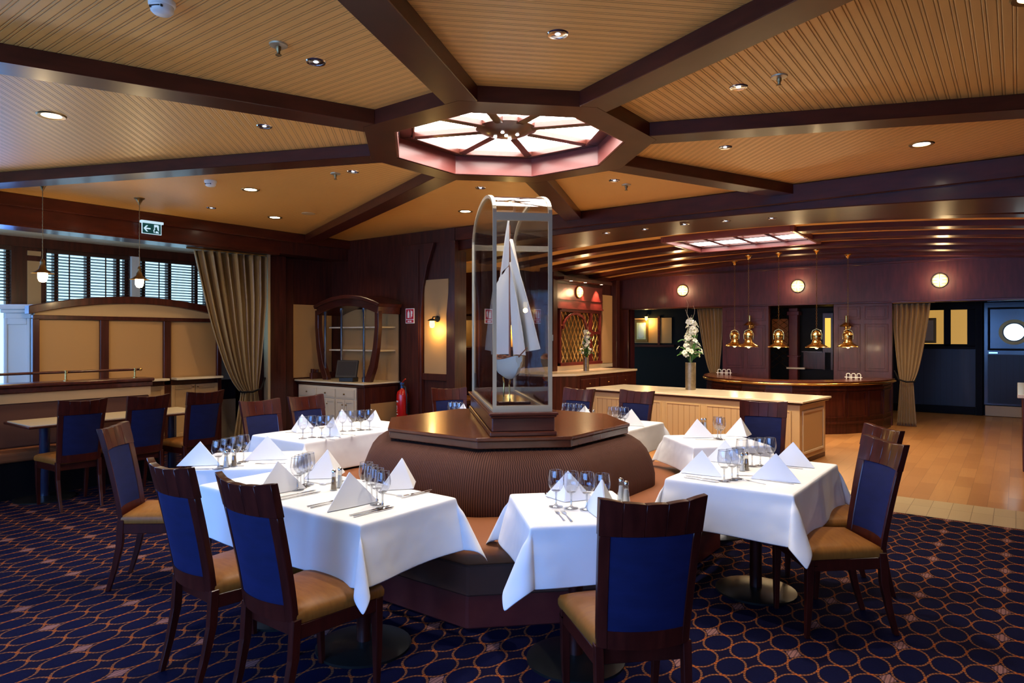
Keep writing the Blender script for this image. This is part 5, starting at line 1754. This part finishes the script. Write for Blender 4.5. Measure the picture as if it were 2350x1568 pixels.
def oil_lamp(label, loc):
    t = thing('wall_lamp', label, 'wall lamp', loc, group='brass ship lamps on the bar panels')
    MB().tube([(0, 0, -0.02), (0, -0.02, -0.02)], 0.05, 18).build('wall_plate', 'brass', t, smooth=True)
    MB().tube([(0, -0.01, -0.02), (0, -0.08, -0.10), (0, -0.14, -0.10)], 0.009, 8).build('bracket', 'brass', t, smooth=True)
    MB().lathe([(0.0001, -0.22), (0.03, -0.215), (0.06, -0.16), (0.05, -0.11), (0.02, -0.09), (0.035, -0.07), (0.035, -0.05)], 20, (0, -0.14, 0)).build('reservoir', 'brass', t, smooth=True)
    MB().lathe([(0.12, 0.0), (0.07, 0.045), (0.035, 0.07), (0.034, 0.06), (0.06, 0.04), (0.115, -0.004)], 24, (0, -0.14, 0), cap=False).build('shade', 'brass', t, smooth=True)
    MB().lathe([(0.02, -0.05), (0.03, -0.02), (0.024, 0.03), (0.022, 0.07), (0.026, 0.18), (0.026, 0.19)], 16, (0, -0.14, 0), cap=False).build('chimney', 'brass', t, smooth=True)
    l = bpy.data.lights.new('lamp_light', 'POINT'); l.energy = 3; l.color = (1, 0.55, 0.22); l.shadow_soft_size = 0.03
    o = bpy.data.objects.new('lamp_light', l); COL.objects.link(o); o.parent = t; o.location = (0, -0.14, -0.01)
oil_lamp('left brass ship lamp on the bar panel behind the pendants', (-1.037, BQ - 0.012, 1.80))
oil_lamp('right brass ship lamp on the bar panel above the last pendant', (0.692, BQ - 0.012, 1.76))

# round bulkhead lamps high on the walls
def bulkhead(label, loc, rot, power=9):
    t = thing('bulkhead_lamp', label, 'wall lamp', loc, rot, 'round bulkhead lamps high on the walls')
    # faces local -y
    MB().tube([(0, 0, 0), (0, -0.03, 0)], 0.118, 28).build('brass_ring', 'brass', t, smooth=True)
    m = MB()
    def fn(u, v):
        a = 2 * PI * u; e = PI / 2 * v
        return (0.105 * cos(a) * sin(e), -0.03 - 0.055 * cos(e), 0.105 * sin(a) * sin(e))
    m.grid(fn, 24, 8); m.build('opal_globe', 'opal', t, smooth=True)
    g = MB()
    for s in (-1, 0, 1):
        pts = [(0.11 * cos(a), -0.035 - 0.058 * sin(a) * (1 if s == 0 else .7), s * 0.055) for a in [PI * i / 10 for i in range(11)]]
        pts = [(p[0] * (1 if s == 0 else .85), p[1], p[2]) for p in pts]
        g.tube(pts, 0.004, 5)
    g.tube([(0, -0.035 - 0.058 * sin(a), 0.11 * cos(a)) for a in [PI * i / 10 for i in range(11)]], 0.004, 5)
    g.build('guard', 'brass', t, smooth=True)
    l = bpy.data.lights.new('bulkhead_light', 'POINT'); l.energy = power; l.color = (1, 0.70, 0.36); l.shadow_soft_size = 0.08
    o = bpy.data.objects.new('bulkhead_light', l); COL.objects.link(o); o.parent = t; o.location = (0, -0.20, 0)
bulkhead('left round glowing bulkhead lamp above the dark doorway', (-2.478, BQ - 0.001, 2.545), 0)
bulkhead('middle round glowing bulkhead lamp above the bar', (-0.177, BQ - 0.001, 2.535), 0)
bulkhead('right round glowing bulkhead lamp above the right doorway', (2.115, BQ - 0.001, 2.53), 0)
bulkhead('round glowing bulkhead lamp seen edge on above the lattice', (-3.928, 7.56, 2.47), PI / 2, 5)

# curtains in the back openings
c1 = curtain('curtain', 'gold striped curtain tied back left of the bar', (-2.20, BQ + 0.10, 0), 0, 0.55, 2.15, 0.38, 0.78, 1, folds=7, bottom=0.01, tie_w=0.14, amp=0.035)
c2 = curtain('curtain', 'gold striped curtain tied back right of the bar', (1.42, BQ + 0.06, 0), 0, 0.56, 2.15, 0.20, 0.80, -1, folds=7, bottom=0.01, tie_w=0.20, amp=0.035, low=0.25)

# left back room beyond the opening
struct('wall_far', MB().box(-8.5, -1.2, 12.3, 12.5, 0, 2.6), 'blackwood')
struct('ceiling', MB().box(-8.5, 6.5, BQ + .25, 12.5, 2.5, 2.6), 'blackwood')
struct('wall_far', MB().box(-5.12, -4.36, 12.28, 12.3, 1.40, 2.06).box(-4.30, -3.98, 12.28, 12.3, 1.40, 2.06), 'creamwall')
struct('trim_%d' % n, MB().box(-5.2, -3.9, 12.25, 12.29, 1.30, 1.36).box(-4.36, -4.30, 12.26, 12.3, 1.36, 2.1), 'maho_h'); n += 1
t = thing('framed_picture', 'framed greenish picture on the yellow lit wall in the left doorway', 'picture', (-4.82, 12.27, 1.72))
MB().box(-0.19, 0.19, -0.03, 0.0, -0.29, 0.29).build('frame', 'gilt', t, bevel=0.008)
MB().box(-0.13, 0.13, -0.034, -0.03, -0.22, 0.22).build('print', 'pic', t)
MB().prism_axis([(-0.08, -0.14), (-0.08, 0.14), (-0.05, 0.18), (0.05, 0.18), (0.08, 0.14), (0.08, -0.14), (0.05, -0.18), (-0.05, -0.18)], -0.037, -0.034, 'y').build('inner_shape', 'bluebox', t)
t = wall_lantern('small wall lamp above the picture in the left doorway', (-4.62, 12.25, 2.10), 0, 9)

# right back room
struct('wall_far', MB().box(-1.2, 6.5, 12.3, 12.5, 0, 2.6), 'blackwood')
struct('wall_far', MB().box(1.0, 2.50, 12.26, 12.3, 0.16, 1.32), 'darkbead')
struct('trim_%d' % n, MB().box(1.0, 2.50, 12.22, 12.3, 1.32, 1.38).box(1.0, 2.50, 12.22, 12.3, 0.0, 0.16).box(2.50, 2.62, 12.18, 12.3, 0, 2.5).box(1.0, 2.5, 12.24, 12.3, 2.12, 2.3).box(1.96, 2.08, 12.24, 12.3, 1.38, 2.12).box(2.36, 2.5, 12.24, 12.3, 1.38, 2.12).box(1.0, 2.36, 12.24, 12.3, 1.38, 1.42), 'blackwood', bevel=0.006); n += 1
struct('window_5', MB().box(1.3, 1.96, 12.285, 12.299, 1.42, 2.12).box(2.08, 2.36, 12.285, 12.299, 1.42, 2.12), 'screenglow')
t = thing('framed_picture', 'framed pale picture beside the right curtain in the back room', 'picture', (1.68, 12.27, 1.70))
MB().box(-0.15, 0.15, -0.02, 0.0, -0.26, 0.26).build('frame', 'gilt', t, bevel=0.006)
MB().box(-0.10, 0.10, -0.024, -0.02, -0.21, 0.21).build('print', 'creamlight', t)
d = struct('door_1', MB().box(2.64, 3.70, 12.20, 12.26, 0.22, 2.25), 'navygloss', bevel=0.004)
q = MB()
q.box(2.70, 2.74, 12.18, 12.20, 1.30, 2.15).box(3.60, 3.64, 12.18, 12.20, 1.30, 2.15).box(2.74, 3.60, 12.18, 12.20, 2.11, 2.15).box(2.74, 3.60, 12.18, 12.20, 1.30, 1.34)
q.build('door_moulding', 'blackwood', d)
MB().box(2.70, 3.64, 12.185, 12.20, 0.26, 1.22).build('door_lower_panel', 'darkbead', d)
MB().box(2.66, 3.68, 12.17, 12.19, 0.01, 0.21).build('kick_plate', 'creamlight', d)
MB().tube([(3.12, 12.20, 1.66), (3.12, 12.165, 1.66)], 0.245, 36).build('porthole_ring', 'gilt', d, smooth=True)
MB().tube([(3.12, 12.17, 1.66), (3.12, 12.16, 1.66)], 0.185, 36).build('porthole_rim', 'black', d, smooth=True)
MB().tube([(3.12, 12.17, 1.66), (3.12, 12.155, 1.66)], 0.165, 36).build('porthole_glass', 'portlight', d, smooth=True)
MB().box(2.72, 2.86, 12.14, 12.20, 1.24, 1.27).build('door_handle', 'steel', d)
struct('trim_%d' % n, MB().box(2.70, 4.6, 12.0, 12.2, 2.26, 2.29), 'steel'); n += 1

# right bar wall counter at the picture edge
t = thing('side_counter', 'dark side counter with pale stone top at the right edge of the photo', 'counter', (3.72, 6.95, 0))
MB().box(-0.50, 0.5, -1.25, 1.25, 0.0, 0.86).build('body', 'maho', t, bevel=0.006)
MB().box(-0.55, 0.5, -1.3, 1.3, 0.86, 0.90).build('stone_top', 'ivory', t, bevel=0.004)
struct('wall_right', MB().box(5.6, 5.8, 3.05, 12.5, 0, 3.2), 'maho')

# ---------------------------------------------------------------- left side of the bar hall : lattice alcove and counter
t = thing('stone_topped_counter', 'dark counter with long pale stone top below the lattice arch', 'counter', (-3.55, 7.1, 0))
poly = [(-0.44, -1.5), (0.10, -1.5), (0.44, -0.95), (0.44, 1.45), (-0.44, 1.45)]
MB().prism([(x * .97, y * .98) for x, y in poly], 0, 0.87).build('body', 'maho', t, bevel=0.004)
MB().prism(poly, 0.87, 0.91).build('stone_top', 'ivory', t, bevel=0.004)
MB().box(-0.44, -0.41, -1.5, 2.2, 0.91, 1.0).build('backsplash', 'ivory', t)
for y in (-0.5, 0.2, 0.9):
    dw = MB().box(0.426, 0.44, y - 0.3, y + 0.3, 0.62, 0.80).build('drawer', 'maho', t, bevel=0.004)
    MB().sphere((0.452, y, 0.71), 0.012, 8, 6).build('knob', 'brass', dw)
t = thing('lattice_arch', 'arched wooden surround with a brass diamond lattice above the stone counter', 'lattice screen', (-3.97, 7.68, 0))
# local y along wall
W_ = 0.76
MB().box(-0.03, -0.02, -W_, W_, 1.06, 2.08).build('backing', mat('dark_olive_back', (0.10, 0.06, 0.02), 0.5), t)
f = MB().box(-0.02, 0.05, -W_ - .05, -W_, 1.0, 2.1).box(-0.02, 0.05, W_, W_ + .05, 1.0, 2.1).box(-0.02, 0.08, -W_ - .05, W_ + .05, 1.0, 1.06)
f.box(-0.02, 0.05, -W_, W_, 2.06, 2.12)
N = 18
o_ = [((W_ * .62) * cos(PI * i / N) - 0.22, 1.72 + 0.34 * sin(PI * i / N)) for i in range(N + 1)]
i_ = [((W_ * .62 - .05) * cos(PI * i / N) - 0.22, 1.72 + 0.29 * sin(PI * i / N)) for i in range(N + 1)]
for k in range(N):
    f.prism_axis([o_[k], o_[k + 1], i_[k + 1], i_[k]], -0.01, 0.05, 'x')
f.build('surround', 'redwood', t, bevel=0.004)
m = MB()
cell = 0.14
for s in (-1, 1):
    k = -16
    while k < 17:
        c = k * cell
        a0 = (-W_, 1.06); 
        # line y = c + s*(z-1.06)*0.55
        pts = []
        for i in range(25):
            z = 1.06 + 1.0 * i / 24; y = c + s * (z - 1.06) * 0.55
            if -W_ < y < W_ : pts.append((0.005, y, z))
        if len(pts) > 1: m.tube([pts[0], pts[-1]], 0.007, 4)
        k += 1
m.build('lattice', 'brass', t)
MB().box(0.0, 0.06, 0.34, 0.42, 1.06, 2.06).box(0.0, 0.06, 0.42, W_, 1.62, 1.68).build('shelf_frame', 'redwood', t)
struct('trim_%d' % n, MB().box(-4.0, -3.93, 6.75, 8.55, 2.14, 2.60).box(-4.0, -3.90, 6.75, 8.55, 2.12, 2.15).box(-4.0, -3.915, 6.75, 8.55, 2.30, 2.315), 'redwood'); n += 1
for q in (7.08, 7.62, 8.28):
    MB().lathe([(0.0001, 0), (0.03, 0), (0.032, 0.02)], 14).build('mini_spot', 'down', loc=(-3.80, q, 2.66)).update_tag()
    o = bpy.data.objects[-1] if False else None
k = 0
for o in [o for o in list(COL.objects) if o.name.startswith('mini_spot')]:
    tag(o, ['left one of the three small spotlights above the lattice frieze', 'middle one of the three small spotlights above the lattice frieze', 'right one of the three small spotlights above the lattice frieze'][k], 'spotlight', 'small spotlights above the lattice frieze'); k += 1
    spot('frieze_beam', (o.location.x, o.location.y, 2.65), 60, (1, 0.55, 0.35), 60, 0.2, aim=(0, radians(16), 0))
struct('trim_%d' % n, MB().box(-4.0, -3.72, 6.7, 8.6, 2.66, 2.72), 'maho'); n += 1
struct('wall_left', MB().box(-4.0, -3.96, 8.62, 9.05, 0.99, 2.47), 'cream')
struct('wall_left', MB().box(-4.0, -3.965, 9.22, 9.36, 0.99, 2.47), 'cream')
struct('trim_%d' % n, MB().box(-4.0, -3.86, 9.06, 9.21, 0, 2.95), 'maho', bevel=0.006); n += 1
struct('trim_%d' % n, MB().box(-4.0, -3.9, 6.6, 6.75, 0, 2.95).box(-3.95, -3.72, 9.34, 9.44, 0, 2.17), 'maho', bevel=0.006); n += 1

# room behind, left of the bar hall
struct('wall_far', MB().box(-9.5, -4.25, 6.5, 6.7, 0, 3.1), 'maho')
struct('wall_far', MB().box(-7.5, -4.3, 6.48, 6.5, 1.37, 1.91), 'creamwall')
struct('trim_%d' % n, MB().box(-9.4, -4.25, 6.44, 6.5, 1.30, 1.36).box(-9.4, -4.25, 6.45, 6.5, 1.92, 2.0), 'maho_h', bevel=0.005); n += 1
struct('ceiling', MB().box(-9.5, -4.0, 3.25, 6.7, 2.9, 2.96), 'creamwall')
struct('wall_left', MB().box(-9.5, -9.3, 3.0, 6.7, 0, 3.0), 'maho')
struct('wall_far', MB().box(-9.5, -5.9, 3.2, 3.25, 0, 3.3), 'maho')
t = thing('framed_picture', 'framed sailing picture on the lit wall left of the glass case', 'picture', (-6.30, 6.47, 1.62))
MB().box(-0.17, 0.17, -0.03, 0.0, -0.24, 0.24).build('frame', 'blackwood', t, bevel=0.006)
MB().box(-0.13, 0.13, -0.034, -0.03, -0.20, 0.20).build('print', 'pic', t)
MB().prism_axis([(-0.10, -0.12), (0.06, 0.16), (0.08, -0.12)], -0.037, -0.034, 'y').build('sail_shape', 'picdark', t)
wall_lantern('wall lamp above the sailing picture left of the glass case', (-6.45, 6.46, 2.02), 0, 10)
wall_lantern('wall lamp on the tan wall seen through the glass case', (-4.75, 6.46, 1.80), 0, 9)
t = thing('side_table', 'small pale topped table in the room beyond the island, left of the glass case', 'table', (-5.45, 5.1, 0))
MB().box(-0.35, 0.2, -0.35, 0.35, 0.72, 0.75).build('tabletop', 'ivory', t, bevel=0.004)
MB().lathe([(0.22, 0), (0.22, 0.012), (0.04, 0.03), (0.04, 0.72)], 18, (-0.05, 0, 0)).build('pedestal', 'navygloss', t, smooth=True)
o = dup(proto); o.location = (-4.95, 5.2, 0); o.rotation_euler = (0, 0, radians(160)); o['label'] = 'distant dining chair in the room beyond the sconce, left of the glass case'; o['group'] = 'chairs in the far room'

# ---------------------------------------------------------------- light
w = bpy.data.worlds.new('sky'); SC.world = w; w.use_nodes = True
bg = w.node_tree.nodes['Background']
bg.inputs[0].default_value = (0.42, 0.76, 1.0, 1); bg.inputs[1].default_value = 1.6

def area(name, loc, rot, sx, sy, e, color, spread=180):
    l = bpy.data.lights.new(name, 'AREA'); l.shape = 'RECTANGLE'; l.size = sx; l.size_y = sy; l.energy = e; l.color = color
    l.spread = radians(spread)
    o = bpy.data.objects.new(name, l); COL.objects.link(o); o.location = loc; o.rotation_euler = rot
    return o
BLUE = (0.10, 0.30, 1.0)
for i, (a, b_) in enumerate(wx):
    area('window_daylight', ((a + b_) / 2, QN - 0.05, 1.65), (radians(68), 0, 0), b_ - a, 1.85, (8, 14, 40, 40, 26)[i], BLUE, 120)
area('window_daylight', (-6.95, -1.95, 1.8), (0, radians(-70), 0), 1.8, 1.5, 18, BLUE, 140)
area('window_daylight', (-6.95, -3.75, 1.8), (0, radians(-70), 0), 1.8, 1.6, 14, BLUE, 140)
for (x, y, e) in ((-2.2, 4.9, 62), (1.9, 4.9, 80), (1.8, 7.6, 85), (-2.4, 7.6, 62), (3.6, 5.2, 75), (2.4, 10.6, 18)):
    spot('bar_downlight', (x, y, 2.88 if y < 10 else 2.45), e, (1, 0.78, 0.5), 130, 0.9)
for (x, y) in ((-5.0, -3.2), (2.5, -3.4), (4.6, 0.6)):
    spot('downlight_beam', (x, y, 3.08), 22, (1, 0.85, 0.65), 130, 0.9)
for i, (x, y, rr) in enumerate(((-4.6, QN + 0.001, PI), (-2.1, QN + 0.001, PI), (0.4, QN + 0.001, PI), (2.9, QN + 0.001, PI), (PR - 0.001, -4.5, -PI / 2), (PR - 0.001, -1.5, -PI / 2), (PR - 0.001, 1.5, -PI / 2))):  # unseen lanterns added out of view as warm fill for the ceiling
    wall_lantern(['wall lantern on the window wall behind the viewer, near its left end', 'wall lantern on the window wall behind the viewer, second from the left', 'wall lantern on the window wall behind the viewer, third from the left', 'wall lantern on the window wall behind the viewer, near its right end',
                  'wall lantern on the right wall nearest the windows', 'wall lantern in the middle of the right wall', 'wall lantern on the right wall nearest the bar hall'][i], (x, y, 2.15), rr, 5)
spot('bay_beam', (-5.0, 2.2, 3.05), 22, (1, 0.75, 0.45), 120, 0.9)
spot('bay_beam', (-5.2, 0.1, 2.7), 6, (1, 0.75, 0.45), 130, 0.9)

SC.view_settings.view_transform = 'Standard'
SC.view_settings.look = 'None'
SC.view_settings.exposure = 0.6
SC.view_settings.gamma = 1.0
SC.view_settings.use_curve_mapping = False
SC.cycles.max_bounces = 5
SC.cycles.diffuse_bounces = 3
SC.cycles.glossy_bounces = 3
SC.cycles.use_adaptive_sampling = True
SC.cycles.adaptive_threshold = 0.06
SC.cycles.adaptive_min_samples = 16
SC.cycles.transparent_max_bounces = 20
SC.cycles.sample_clamp_indirect = 6
SC.cycles.use_denoising = True
